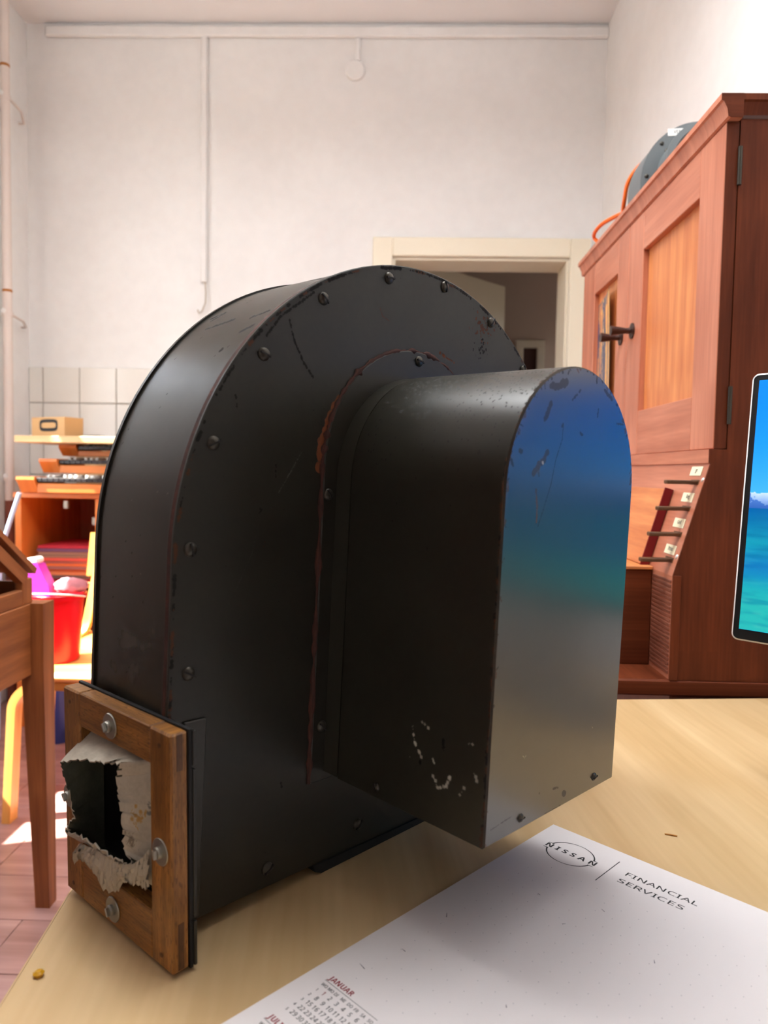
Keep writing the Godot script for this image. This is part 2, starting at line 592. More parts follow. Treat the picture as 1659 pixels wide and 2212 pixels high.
	struct("wall_front", bb(Vector3(LEFT - 0.3, 0, FRONT), Vector3(RIGHT + 0.2, CEIL, FRONT + 0.2)), M.wall, "white plastered wall behind the camera")
	struct("ceiling", bb(Vector3(LEFT - 0.3, CEIL, BACK - 0.2), Vector3(RIGHT + 0.3, CEIL + 0.2, FRONT + 0.2)), M.ceil, "white plastered ceiling")
	# trim under the ceiling
	var tr := MB.new()
	tr.box(Vector3((-1.76 + RIGHT) / 2, 3.205, BACK + 0.012), Vector3(RIGHT + 1.76, 0.05, 0.024), 0.006)
	struct("trim_1", tr.mesh(), M.wall, "white cable duct running below the ceiling")
	# door casing
	var dc := Node3D.new()
	dc.name = "door_1"
	add_child(dc)
	dc.set_meta("kind", "structure")
	dc.set_meta("label", "cream painted door casing of the open doorway")
	for e in [[dl - 0.096, dl, 0.0, dt + 0.09], [dr, dr + 0.096, 0.0, dt + 0.09], [dl, dr, dt, dt + 0.09]]:
		put("casing", bb(Vector3(e[0], e[2], BACK), Vector3(e[1], e[3], BACK + 0.022), 0.004, 1), M.cream, dc)
	for e in [[dl, dl + 0.014, 0.0, dt], [dr - 0.014, dr, 0.0, dt], [dl + 0.014, dr - 0.014, dt - 0.014, dt]]:
		put("lining", bb(Vector3(e[0], e[2], BACK - 0.2), Vector3(e[1], e[3], BACK), 0.002, 1), M.cream, dc)
	# the hall behind
	struct("floor_hall", bb(Vector3(-4.2, -0.2, -6.2), Vector3(4.2, 0.0, BACK), 0.0, 0), M.floor[1], "reddish brown hall floor")
	struct("wall_hall_far", bb(Vector3(-4.2, 0, -6.2), Vector3(4.2, 3.4, -6.0)), M.hall, "beige hall wall beyond the doorway")
	var hs := MB.new()   # window opening added to brighten the hall
	for e in [[0.0, 1.0, -6.0, -3.8], [2.3, 3.4, -6.0, -3.8], [1.0, 2.3, -6.0, -5.5], [1.0, 2.3, -4.5, -3.8]]:
		hs.box(Vector3(2.7, (e[0] + e[1]) / 2, (e[2] + e[3]) / 2), Vector3(0.2, e[1] - e[0], e[3] - e[2]))
	struct("wall_hall_side", hs.mesh(), M.hall, "beige side wall of the hall with an added window")
	var hw := Node3D.new()  # added window, unseen, that lets daylight into the hall
	hw.name = "added_window_2"
	add_child(hw)
	hw.set_meta("kind", "structure")
	hw.set_meta("label", "small added window with white frame, unseen, brightening the hall")
	for e in [[1.0, 1.05, -5.5, -4.5], [2.25, 2.3, -5.5, -4.5], [1.05, 2.25, -5.5, -5.45], [1.05, 2.25, -4.55, -4.5]]:
		put("window_frame", bb(Vector3(2.68, e[0], e[2]), Vector3(2.72, e[1], e[3]), 0.003), M.white_plastic, hw)
	put("pane", bb(Vector3(2.698, 1.05, -5.45), Vector3(2.702, 2.25, -4.55)), M.glass, hw)
	struct("wall_hall_end", bb(Vector3(-4.2, 0, -6.0), Vector3(-4.0, 3.4, -3.6)), M.hall, "beige end wall of the hall")
	struct("ceiling_hall", bb(Vector3(-4.2, 3.4, -6.2), Vector3(4.2, 3.5, -3.6)), M.hall, "hall ceiling")
	var hd := Node3D.new()
	hd.name = "door_2"
	add_child(hd)
	hd.set_meta("kind", "structure")
	hd.set_meta("label", "cream door frame at the end of the hall")
	for e in [[0.9, 0.96, 2.13], [1.07, 1.13, 2.13]]:
		put("door_frame", bb(Vector3(e[0], 0, -6.0), Vector3(e[1], e[2], -5.95), 0.004), M.cream, hd)
	put("door_frame", bb(Vector3(0.9, 2.13, -6.0), Vector3(1.13, 2.19, -5.95), 0.004), M.cream, hd)
	put("door_panel", bb(Vector3(0.96, 0, -6.0), Vector3(1.07, 2.13, -5.98)), M.opening_shade, hd)  # dark panel stands in for the shade of an open doorway
	var leaf := Node3D.new()
	leaf.name = "door_3"
	add_child(leaf)
	leaf.position = Vector3(0.0, 0, -4.45)
	leaf.rotation.y = deg_to_rad(45)
	leaf.set_meta("kind", "structure")
	leaf.set_meta("label", "cream door leaf standing open in the hall")
	put("door_panel", bb(Vector3(0.0, 0.01, -0.02), Vector3(0.955, 2.4, 0.02), 0.003), M.cream, leaf)
	put("handle", bb(Vector3(0.84, 1.02, 0.02), Vector3(0.97, 1.04, 0.06), 0.004), M.iron, leaf)

# ---------------------------------------------------------------- desk, pad, monitor
func desk() -> void:
	var d := thing("desk", "light beech desk carrying the big dark blower", "desk", Vector3(-0.336, 0, -1.127), deg_to_rad(5.7))
	var W := 1.1; var D := 0.8
	put("desk_top", bb(Vector3(0.001, DESK - 0.025, 0.001), Vector3(W - 0.001, DESK, D - 0.001), 0.0015, 2), M.beech, d)
	for e in [[0.0, 0.0, W, 0.0012], [0.0, D - 0.0012, W, D], [0.0, 0.0, 0.0012, D], [W - 0.0012, 0.0, W, D]]:
		put("edge_band", bb(Vector3(e[0], DESK - 0.0255, e[1]), Vector3(e[2], DESK - 0.001, e[3])), M.edge_band, d)
	for x in [0.05, W - 0.09]:
		for z in [0.06, D - 0.1]:
			put("leg", bb(Vector3(x, 0, z), Vector3(x + 0.04, DESK - 0.0255, z + 0.04), 0.003), M.zinc, d)
	put("rail", bb(Vector3(0.09, DESK - 0.07, 0.065), Vector3(W - 0.09, DESK - 0.0255, 0.09), 0.002), M.zinc, d)
	# desk pad
	var po := Vector3(0.165, DESK, -0.748)
	var pu := Vector3(0.7206, 0, 0.6933).normalized()
	var pv := Vector3(-0.6933, 0, 0.7206)
	var pad := thing("desk_pad", "white paper desk pad with dot grid, calendar and logo", "desk pad")
	pad.transform = Transform3D(Basis(pu, Vector3.UP, pv), po)
	put("paper_block", bb(Vector3(0, 0, 0), Vector3(0.595, 0.004, 0.42), 0.0006), M.paper, pad)
	var py := 0.0041
	var flat := Vector3(-PI / 2, 0, 0)
	# emblem: two arcs with the word between
	var cx := 0.0445; var cz := 0.0405
	for sgn in [-1.0, 1.0]:
		var pts := []
		for k in 33:
			var a := deg_to_rad(lerpf(14.0, 166.0, k / 32.0))
			pts.append(Vector2(cx + cos(a) * 0.0225 * -sgn, cz + sin(a) * 0.0198 * sgn))
		var mb := MB.new()
		for k in 32:
			var w0: float = 0.0006 + 0.0009 * absf(k / 16.0 - 1.0)
			var w1: float = 0.0006 + 0.0009 * absf((k + 1) / 16.0 - 1.0)
			var c := Vector2(cx, cz)
			var a0: Vector2 = pts[k]; var a1: Vector2 = pts[k + 1]
			var b0 := a0 + (a0 - c).normalized() * w0
			var b1 := a1 + (a1 - c).normalized() * w1
			mb.quad(Vector3(a0.x, py, a0.y), Vector3(a1.x, py, a1.y), Vector3(b1.x, py, b1.y), Vector3(b0.x, py, b0.y), Vector3.UP)
		for e in [0, 32]:
			var a: Vector2 = pts[e]
			var dx: float = 0.005 * signf(a.x - cx)
			mb.quad(Vector3(a.x - dx * 0.1, py, a.y), Vector3(a.x + dx, py, a.y), Vector3(a.x + dx, py, a.y + 0.0006 * sgn), Vector3(a.x - dx * 0.1, py, a.y + 0.0012 * sgn), Vector3.UP)
		put("emblem_arc", mb.mesh(), M.ink, pad)
	var t := text_mesh("N I S S A N", 0.0068, 0.0001, "Droid Sans", HORIZONTAL_ALIGNMENT_CENTER, 700)
	var o := put2("emblem_lettering", t, M.ink, pad, Vector3(cx, py, cz + 0.0052), flat)
	fit_width(o, t, 0.0535)
	put("divider_line", bb(Vector3(0.0839, py - 0.0002, 0.0184), Vector3(0.0847, py, 0.064)), M.ink, pad)
	for e in [["FINANCIAL", 0.0975, 0.0375, 0.0655], ["SERVICES", 0.0975, 0.0521, 0.0595]]:
		var tm := text_mesh(e[0].replace("", " ").strip_edges(), 0.0062, 0.0001)
		var q := put2("lettering", tm, M.ink, pad, Vector3(e[1], py, e[2] + 0.0012), flat)
		fit_width(q, tm, e[3])
	# calendar rows along the lower edge
	var months := [["JANUAR", 1, 31, 1], ["FEBRUAR", 4, 29, 5], ["MÄRZ", 5, 31, 9], ["APRIL", 1, 30, 14], ["MAI", 3, 31, 18], ["JUNI", 6, 30, 22], ["JULI", 1, 31, 27], ["AUGUST", 4, 31, 31], ["SEPTEMBER", 7, 30, 35], ["OKTOBER", 2, 31, 40], ["NOVEMBER", 5, 30, 44], ["DEZEMBER", 7, 31, 48]]
	for k in 12:
		var mo = months[k]
		var bx0: float = 0.0155 + (k % 6) * 0.097
		var bz: float = 0.3245 + (k / 6) * 0.0535
		var mh := put2("month_heading", text_mesh(mo[0], 0.0046, 0.0001, "Droid Sans", HORIZONTAL_ALIGNMENT_LEFT, 700), M.print_red, pad, Vector3(bx0 + 0.0012, py, bz - 0.0002), flat)
		mh.set_meta("label", "dark red month heading on the desk pad")
		put("heading_rule", bb(Vector3(bx0, py - 0.0002, bz), Vector3(bx0 + 0.054, py, bz + 0.0003)), M.ink, pad)
		if k > 1 and k != 6:
			continue
		var cols := ["WO", "MO", "DI", "MI", "DO", "FR", "SA", "SO"]
		for i in 8:
			put2("weekday", text_mesh(cols[i], 0.0026, 0.0001), M.ink, pad, Vector3(bx0 + 0.0015 + i * 0.0068, py, bz + 0.0066), flat)
		var day := 1
		var col: int = mo[1]
		for r in 5:
			put2("week_number", text_mesh(str(mo[3] + r), 0.0023, 0.0001), M.ink, pad, Vector3(bx0 + 0.003, py, bz + 0.0128 + r * 0.0066), flat)
			while col < 8 and day <= mo[2]:
				put2("day_number", text_mesh(str(day), 0.0036, 0.0001, "Droid Sans", HORIZONTAL_ALIGNMENT_CENTER), M.print_red if day == 1 and k == 0 else M.ink, pad, Vector3(bx0 + 0.0035 + col * 0.0068, py, bz + 0.0132 + r * 0.0066), flat)
				day += 1
				col += 1
			col = 1
	var dots := MB.new()
	for i in 36:
		for j in 16:
			var p := Vector3(0.03 + i * 0.0155, py, 0.075 + j * 0.0155)
			if p.z < 0.31:
				dots.quad(p + Vector3(-0.0003, 0, -0.0003), p + Vector3(0.0003, 0, -0.0003), p + Vector3(0.0003, 0, 0.0003), p + Vector3(-0.0003, 0, 0.0003), Vector3.UP)
	var dg := put("dot_grid", dots.mesh(), mat(srgb(150, 146, 150), 0.9), pad)
	dg.set_meta("kind", "stuff")
	# pen marks and smudges
	var pm := MB.new()
	for e in [[0.0238, 0.1997, 0.9, 0.006], [0.11, 0.1, 0.4, 0.004], [0.03, 0.26, 0.1, 0.004], [0.2, 0.21, 1.2, 0.012], [0.1, 0.14, 2.2, 0.003], [0.06, 0.12, 0.2, 0.003], [0.17, 0.13, 1.0, 0.004], [0.02, 0.295, 0.2, 0.007], [0.24, 0.17, 2.0, 0.004], [0.12, 0.25, 0.8, 0.003]]:
		var a := Vector3(e[0], py, e[1])
		var dd: Vector3 = Vector3(cos(e[2]), 0, sin(e[2])) * e[3]
		var ss := Vector3(-dd.z, 0, dd.x).normalized() * 0.00035
		pm.quad(a - ss * 0.4, a + ss * 0.4, a + dd + ss, a + dd - ss, Vector3.UP)
	var pmk := put("pen_mark", pm.mesh(), mat(srgb(92, 80, 92), 0.9), pad)
	pmk.set_meta("kind", "stuff")

	# monitor
	var wv := Vector3(0.711, 0, 0.703).normalized()
	var nv := Vector3(-wv.z, 0, wv.x)
	var tl := deg_to_rad(6.0)
	var upv := Vector3.UP * cos(tl) - nv * sin(tl)
	var mon := thing("monitor", "slim computer monitor showing a blue lake below snowy mountains", "monitor")
	var sw := 0.54; var sh := 0.33
	mon.transform = Transform3D(Basis(wv, upv, wv.cross(upv)), Vector3(0.41, 0.911, -0.9) + wv * sw / 2)
	var shell := MB.new()
	shell.prism(rrect(-sw / 2, 0, sw / 2, sh, 0.008, 5), -0.022, -0.001, 2)
	shell.loft(rrect(-sw / 2, 0, sw / 2, sh, 0.008, 5), -0.001, rrect(-sw / 2 + 0.0018, 0.0018, sw / 2 - 0.0018, sh - 0.0018, 0.0065, 5), 0.0)
	put("housing", shell.mesh(), mat(srgb(205, 204, 202), 0.35, 0.4), mon)
	var bz2 := MB.new()
	bz2.prism(rrect(-sw / 2 + 0.0018, 0.0018, sw / 2 - 0.0018, sh - 0.0018, 0.0065, 5), -0.006, -0.0005, 1)
	put("bezel", bz2.mesh(), M.black, mon)
	var sc := MB.new()
	var x0 := -sw / 2 + 0.0085; var x1 := sw / 2 - 0.0085; var y0 := 0.014; var y1 := sh - 0.0085
	sc.quad(Vector3(x0, y0, 0.0), Vector3(x1, y0, 0.0), Vector3(x1, y1, 0.0), Vector3(x0, y1, 0.0), Vector3(0, 0, 1), Vector2(0, 1), Vector2(1, 1), Vector2(1, 0), Vector2(0, 0))
	var sm := mat(Color.BLACK, 0.25)
	sm.emission_enabled = true
	sm.emission_texture = screen_tex()
	sm.emission = Color.BLACK
	sm.emission_energy_multiplier = 0.42
	put("screen", sc.mesh(), sm, mon)
	var st := mat(srgb(150, 150, 150), 0.4, 0.5)
	put("stand_neck", bb(Vector3(-0.03, -0.12, -0.05), Vector3(0.03, 0.16, -0.022), 0.004), st, mon)
	var base := put("stand_base", bb(Vector3(-0.1, -0.006, -0.13), Vector3(0.1, 0.006, 0.05), 0.003), st, mon)
	base.transform = mon.transform.affine_inverse() * Transform3D(Basis(wv, Vector3.UP, nv), mon.position - Vector3(0, 0.911 - DESK - 0.0062, 0) + nv * -0.02)

func fit_width(o: Node3D, t: TextMesh, w: float) -> void:
	var b := t.get_aabb()
	var k := w / maxf(b.size.x, 1e-6)
	o.scale = Vector3(k, 1, 1)

func rrect(x0: float, y0: float, x1: float, y1: float, r: float, seg: int) -> PackedVector2Array:
	var o := PackedVector2Array()
	for q in [[x1 - r, y1 - r, 0.0], [x0 + r, y1 - r, 90.0], [x0 + r, y0 + r, 180.0], [x1 - r, y0 + r, 270.0]]:
		for k in seg + 1:
			var a := deg_to_rad(q[2] + 90.0 * k / seg)
			o.append(Vector2(q[0] + cos(a) * r, q[1] + sin(a) * r))
	return o

func screen_tex() -> ImageTexture:
	var W := 512; var H := 320
	var rid := FastNoiseLite.new()
	rid.seed = 5
	rid.frequency = 0.02
	rid.fractal_octaves = 5
	var wat := nzr(128, 512, W, H, 0.05, 9, 4)
	var wat2 := nzr(256, 512, W, H, 0.04, 19, 3)
	var sno := nz(W, H, 0.06, 29, 4).get_data()
	var d := PackedByteArray()
	d.resize(W * H * 3)
	for y in H:
		var v := float(y) / H
		for x in W:
			var i := y * W + x
			var c: Color
			var crest := 0.452 + rid.get_noise_1d(x * 3.0) * 0.016
			if v < crest:
				c = srgb(0, 122, 238).lerp(srgb(60, 160, 240), clampf(v / 0.45, 0, 1) ** 1.6)
			elif v < 0.515:
				var s: float = sno[i] / 255.0
				var f := clampf((v - crest) / (0.515 - crest), 0, 1)
				c = srgb(182, 204, 238) if s > 0.3 + f * 0.5 else srgb(84, 124, 196)
				c = c.lerp(srgb(28, 74, 150), f * 0.7)
			else:
				var f := (v - 0.515) / 0.485
				var g: float = wat[i] / 255.0
				var g2: float = wat2[i] / 255.0
				c = srgb(0, 100, 176).lerp(srgb(24, 168, 190), clampf(f * 3.0, 0, 1))
				if f > 0.3:
					c = c.lerp(srgb(20, 116, 196), clampf(1.0 - absf(f - 0.47) * 5.0, 0, 1) * 0.8)
				if f > 0.55:
					c = c.lerp(srgb(44, 190, 184), clampf((f - 0.55) * 4.0, 0, 1) * 0.9)
				c = c.lerp(srgb(0, 96, 150), clampf(g - 0.45, 0, 1) * 0.9)
				c = c.lerp(srgb(110, 214, 196), clampf(g2 - 0.55, 0, 1) * f)
				c = Color(c.r * 0.86, c.g * 0.86, c.b * 0.86)
			d[i * 3] = int(c.r * 255.0)
			d[i * 3 + 1] = int(c.g * 255.0)
			d[i * 3 + 2] = int(c.b * 255.0)
	return tex_from(d, W, H)

# ---------------------------------------------------------------- the big blower
# arch outline: straight sides, round top; starts low on the left and runs up and over (s grows from there)
func arch(x0: float, x1: float, y0: float, yc: float, seg := 48, g := 0.0) -> PackedVector2Array:
	var o := PackedVector2Array()
	var cx := (x0 + x1) / 2
	var r := (x1 - x0) / 2 + g
	o.append(Vector2(x0 - g, y0 - g))
	for k in 9:
		o.append(Vector2(x0 - g, lerpf(y0 - g, yc, (k + 1) / 10.0)))
	for k in seg + 1:
		var a := PI - PI * k / seg
		o.append(Vector2(cx + cos(a) * r, yc + sin(a) * r))
	o.append(Vector2(x1 + g, y0 - g))
	return o

# outline of the fan casing: like an arch, set back low on the left where the outlet is
func casing_outline(g := 0.0) -> PackedVector2Array:
	var o := PackedVector2Array()
	var R := 0.2683 + g
	o.append(Vector2(0.0 - g, 0.15))
	for k in 64 + 1:
		var a := PI - PI * k / 64
		o.append(Vector2(0.2683 + cos(a) * R, 0.29 + sin(a) * R))
	o.append(Vector2(0.5366 + g, 0.0))
	o.append(Vector2(0.014, 0.0))
	o.append(Vector2(0.014, 0.15))
	return o

# starts the roughness picture for a painted sheet: enamel with duller clouds in it
func rough_img(W: int, H: int, rough: float, sd: int) -> void:
	var d := nz(W, H, 0.012, sd, 4).get_data()
	for i in d.size():
		d[i] = int(clampf(rough * 255.0 * (0.97 + 0.06 * d[i] / 255.0), 0, 255))
	cur_rough = Image.create_from_data(W, H, false, Image.FORMAT_L8, d)

func paint_mat(im: Image, org: Vector2, size: Vector2, rough := 0.34) -> StandardMaterial3D:
	var m := mat(Color.WHITE, rough, 0.0, 0.42)
	if cur_rough:
		m.roughness = 1.0
		m.roughness_texture = ImageTexture.create_from_image(cur_rough)
		m.roughness_texture_channel = BaseMaterial3D.TEXTURE_CHANNEL_RED
		cur_rough = null
	m.albedo_texture = ImageTexture.create_from_image(im)
	m.uv1_scale = Vector3(1.0 / size.x, 1.0 / size.y, 1)
	m.uv1_offset = Vector3(-org.x / size.x, -org.y / size.y, 0)
	return m

func screw(parent: Node, at: Vector3, r: float, slot_turn: float, dirn: Basis, m: Material, called := "screw") -> void:
	var h := MB.new()
	var pr := []
	for k in 7:
		var a := PI / 2 * k / 6.0
		pr.append(Vector2(cos(a) * r, sin(a) * r * 0.62))
	pr.push_front(Vector2(r * 1.04, 0.0))
	pr.push_front(Vector2(r * 1.04, -r * 0.15))
	var hp := []
	for p in pr:
		hp.append(p)
	h.lathe(hp, 20)
	var s := put2(called, h.mesh(), m, parent, at)
	s.basis = dirn
	var sl := put2("slot", bx(Vector3(0, r * 0.5, 0), Vector3(r * 1.9, r * 0.3, r * 0.24), 0.0, 0), M.slot, s, Vector3.ZERO, Vector3(0, slot_turn, 0))
	sl.name = "slot"

func big_blower() -> void:
	var olive0 := srgb(38, 36, 30)
	var olive1 := srgb(47, 45, 37)
	var chip := srgb(24, 21, 19)
	var brown := srgb(84, 52, 34)
	var scuff := srgb(150, 148, 140)
	var b := thing("organ_blower", "big dark olive sheet metal fan housing with round top and boxy snout", "blower")
	var T := Transform3D(Basis(Vector3(0.6803, -0.0235, -0.7325), Vector3(0.0332, 0.9994, -0.0011), Vector3(0.7321, -0.0236, 0.6808)).orthonormalized(), Vector3(-0.1778, 0.754, -0.5321))
	b.transform = T
	# --- band round the casing
	var R := 0.2683
	rough_img(1408, 256, 0.33, 212)
	var borg := Vector2(0.0, -0.14)
	# image x follows s (metres along the band), image y follows z
	var bim := mottle_img(olive0, olive1, 211, 1408, 256, 0.012, 0.08)
	var ppm := 1408.0 / 1.1
	for l in [[Vector2(-0.0772,0.2176), Vector2(-0.0608,0.2132)], [Vector2(-0.0791,0.2095), Vector2(-0.0571,0.2159)], [Vector2(-0.0278,0.2290), Vector2(-0.0206,0.2286)], [Vector2(-0.0453,0.2127), Vector2(-0.0307,0.2175)], [Vector2(-0.0964,0.1902), Vector2(-0.0876,0.1863)], [Vector2(-0.0596,0.1946), Vector2(-0.0479,0.1935)], [Vector2(-0.0608,0.1886), Vector2(-0.0602,0.1793)], [Vector2(-0.0691,0.2173), Vector2(-0.0530,0.2129)]]:
		var q := []
		for p in l:
			q.append(Vector2(p.y - 0.15, p.x))
		stroke(bim, q, borg, ppm, 0.0045, srgb(86, 80, 73), 0.5)
	for l in [[Vector2(-0.1137,0.5239), Vector2(-0.1027,0.5325)], [Vector2(-0.0981,0.5030), Vector2(-0.0647,0.5116)], [Vector2(-0.0359,0.5095), Vector2(-0.0165,0.5164)], [Vector2(-0.0287,0.4882), Vector2(-0.0183,0.4944)], [Vector2(-0.12,0.6093), Vector2(-0.1093,0.5906)], [Vector2(-0.0544,0.6011), Vector2(-0.002,0.5799)], [Vector2(-0.0356,0.4645), Vector2(-0.0344,0.4685)], [Vector2(-0.108, 0.518), Vector2(-0.1, 0.53)]]:
		var q := []
		for p in l:
			q.append(Vector2(p.y - 0.15, p.x))
		stroke(bim, q, borg, ppm, 0.0022, chip, 0.7)
	for i in 60:
		var p := Vector2(rng.randf_range(0.0, 0.8), rng.randf_range(-0.13, -0.01))
		stroke(bim, [p, p + Vector2(0.001, 0.001)], borg, ppm, 0.0007, scuff if i % 4 == 0 else chip, 1.0)
	var band := MB.new()
	band.prism(casing_outline(), -0.1256, -0.0085, 0, 0.8, 2)   # hollow, open where the outlet is
	put("casing_band", band.mesh(), paint_mat(bim, Vector2(0, -0.14), Vector2(1.1, 0.2), 0.33), b)
	var lip := MB.new()
	lip.prism(casing_outline(0.0006), -0.0108, -0.0085, 3)
	put("band_lip", lip.mesh(), mat(olive0, 0.4), b)
	var gk := MB.new()
	gk.prism(casing_outline(0.0009), -0.0084, -0.0027, 3)
	var gko := put("seam_gasket", gk.mesh(), M.rust, b)
	gko.set_meta("label", "rusty red brown seam along the front plate")
	# --- plates
	var bp := MB.new()
	bp.prism(casing_outline(0.0018), -0.1298, -0.1256, 3)
	put("back_plate", bp.mesh(), mat(olive0, 0.4), b)
	var fim := mottle_img(olive0, olive1, 221, 1280, 1280, 0.006, 0.05)
	var forg := Vector2(-0.015, -0.015)
	rough_img(1280, 1280, 0.36, 222)
	var fppm := 1280.0 / 0.6
	for l in [[Vector2(0.0973,0.4832), Vector2(0.1045,0.4650), Vector2(0.1156,0.4489), Vector2(0.1266,0.4384)], [Vector2(0.1225,0.5096), Vector2(0.0888,0.4835), Vector2(0.0754,0.4659)]]:
		stroke(fim, l, forg, fppm, 0.0013, chip, 0.6)
	stroke(fim, [Vector2(0.2024,0.5122), Vector2(0.2060,0.5053), Vector2(0.2157,0.5027)], forg, fppm, 0.0006, brown, 0.9)
	stroke(fim, [Vector2(0.1172,0.3751), Vector2(0.1054,0.3566), Vector2(0.0939,0.3394)], forg, fppm, 0.0006, srgb(92, 92, 86), 0.6)
	stroke(fim, [Vector2(0.0764,0.32), Vector2(0.07,0.29), Vector2(0.055, 0.26)], forg, fppm, 0.0005, srgb(74, 73, 68), 0.5)
	for l in [[Vector2(0.0902,0.3639), Vector2(0.0907,0.3531)], [Vector2(0.0484,0.4156), Vector2(0.0506,0.4048)], [Vector2(0.0764,0.3285), Vector2(0.0755,0.3227)], [Vector2(0.0776,0.3259), Vector2(0.0756,0.3214)], [Vector2(0.1094,0.0891), Vector2(0.1107,0.0846)]]:
		stroke(fim, l, forg, fppm, 0.0012, chip, 0.35)
	for l in [[Vector2(0.1131,0.2463), Vector2(0.1142,0.2430)], [Vector2(0.0834,0.3030), Vector2(0.0803,0.2916)], [Vector2(0.0369,0.1092), Vector2(0.0378,0.1074)]]:
		stroke(fim, l, forg, fppm, 0.0007, brown, 0.4)
	stroke(fim, [Vector2(0.156, 0.424), Vector2(0.146, 0.405), Vector2(0.1385, 0.385), Vector2(0.1365, 0.36)], forg, fppm, 0.0042, srgb(120, 66, 38), 0.35)
	stroke(fim, [Vector2(0.29, 0.484), Vector2(0.315, 0.478)], forg, fppm, 0.002, srgb(120, 66, 38), 0.3)
	speckle(fim, Vector2(0.3625, 0.523), 0.009, forg, fppm, 55, 0.0016, brown)
	speckle(fim, Vector2(0.36, 0.497), 0.006, forg, fppm, 25, 0.0014, chip)
	speckle(fim, Vector2(0.34, 0.45), 0.03, forg, fppm, 20, 0.0007, chip)
	speckle(fim, Vector2(0.2, 0.3), 0.12, forg, fppm, 90, 0.0005, chip)
	for k in 90:   # chipped rim of the plate
		var a := PI - PI * rng.randf() * 0.8
		var p := Vector2(0.2683 + cos(a) * (R - 0.0015), 0.29 + sin(a) * (R - 0.0015))
		stroke(fim, [p, p + Vector2(-sin(a), cos(a)) * rng.randf_range(0.002, 0.012)], forg, fppm, rng.randf_range(0.0005, 0.002), chip if rng.randf() < 0.75 else brown, 0.5)
	for k in 40:
		var y := rng.randf_range(0.15, 0.3)
		stroke(fim, [Vector2(0.001, y), Vector2(0.001, y + rng.randf_range(0.002, 0.01))], forg, fppm, rng.randf_range(0.0006, 0.0018), brown if rng.randf() < 0.5 else chip, 0.6)
	var fp := MB.new()
	fp.prism(casing_outline(0.0014), -0.0026, -0.0006, 2)
	fp.loft(casing_outline(0.0014), -0.0006, casing_outline(0.0006), 0.0)
	fp.cap(casing_outline(0.0006), 0.0, 1.0, 1)
	put("front_plate", fp.mesh(), paint_mat(fim, forg, Vector2(0.6, 0.6), 0.36), b)
	var out_front := Basis(Vector3.RIGHT, Vector3.BACK, Vector3.DOWN)   # y of the screw points out of the plate
	for s in [[0.0737, 0.4507], [0.1336, 0.5068], [0.2118, 0.5414], [0.2920, 0.5505], [0.3730, 0.5295], [0.0301, 0.3768], [0.0134, 0.2955], [0.0156, 0.2001], [0.0988, 0.0162], [0.2057, 0.0212], [0.44, 0.487], [0.49, 0.42], [0.32, 0.02], [0.43, 0.018], [0.52, 0.2]]:
		screw(b, Vector3(s[0], s[1], 0.0), 0.0056, rng.randf() * PI, out_front, M.iron)
	# --- collar under the snout
	var xs := 0.1554; var xe := 0.3551; var ys := 0.0876; var yc := 0.3533
	var cim := mottle_img(olive0, olive1, 231, 512, 512, 0.01, 0.06)
	var col := MB.new()
	col.prism(arch(0.1405, 0.3701, 0.0795, 0.3648), 0.0, 0.0022, 0)
	col.loft(arch(0.1405, 0.3701, 0.0795, 0.3648), 0.0022, arch(0.1405, 0.3701, 0.0795, 0.3648, 48, -0.001), 0.003)
	col.cap(arch(0.1405, 0.3701, 0.0795, 0.3648, 48, -0.001), 0.003, 1.0, 1)
	put("collar_plate", col.mesh(), paint_mat(cim, Vector2.ZERO, Vector2(0.6, 0.6), 0.36), b)
	var bead := []
	var rads := []
	for p in arch(0.1405, 0.3701, 0.0795, 0.3648, 60):
		bead.append(Vector3(p.x, p.y, 0.0006))
	var fine := []
	for i in bead.size() - 1:
		var n := 6 if bead[i].distance_to(bead[i + 1]) > 0.012 else 3
		for k in n:
			fine.append(bead[i].lerp(bead[i + 1], float(k) / n))
	var nse := FastNoiseLite.new()
	nse.seed = 3
	nse.frequency = 0.16
	for i in fine.size():
		var k := nse.get_noise_1d(i * 1.0)
		var k2 := nse.get_noise_1d(i * 2.3 + 500.0)
		fine[i] += Vector3(k2 * 0.0012, k2 * 0.0006, 0.0)
		rads.append(maxf(0.0009, 0.0022 + k * 0.0034))
	var bd := put("sealing_bead", MB.new().tube(fine, rads, 7).mesh(), M.rust, b)
	bd.set_meta("label", "crumbling reddish brown sealing bead round the collar")
	for s in [[0.2562, 0.4707], [0.1462, 0.3391], [0.1509, 0.1304], [0.362, 0.34], [0.362, 0.14], [0.34, 0.432]]:
		screw(b, Vector3(s[0], s[1], 0.003), 0.0052, rng.randf() * PI, out_front, M.iron)
	# --- snout
	var sim := mottle_img(olive0, olive1, 241, 1024, 320, 0.012, 0.09)
	var sorg := Vector2(0, 0)
	rough_img(1024, 320, 0.31, 242)
	var sppm := 1024.0 / 0.95
	for l in [[Vector2(0.1069,0.1623), Vector2(0.1102,0.1477), Vector2(0.1177,0.1379)], [Vector2(0.1054,0.1332), Vector2(0.1066,0.1330)], [Vector2(0.1317,0.1263), Vector2(0.1366,0.1186), Vector2(0.1449,0.1223), Vector2(0.1484,0.1310)], [Vector2(0.1620,0.1274), Vector2(0.1579,0.1202)], [Vector2(0.1700,0.1415), Vector2(0.1737,0.1363)], [Vector2(0.1626,0.1614), Vector2(0.1685,0.1626)], [Vector2(0.1309,0.1387), Vector2(0.1322,0.1357)], [Vector2(0.1180,0.1654), Vector2(0.1237,0.1620)]]:
		var q := []
		for p in l:
			q.append(Vector2(p.y - ys, p.x))
		stroke(sim, q, sorg, sppm, 0.0016, srgb(176, 170, 156), 0.55)
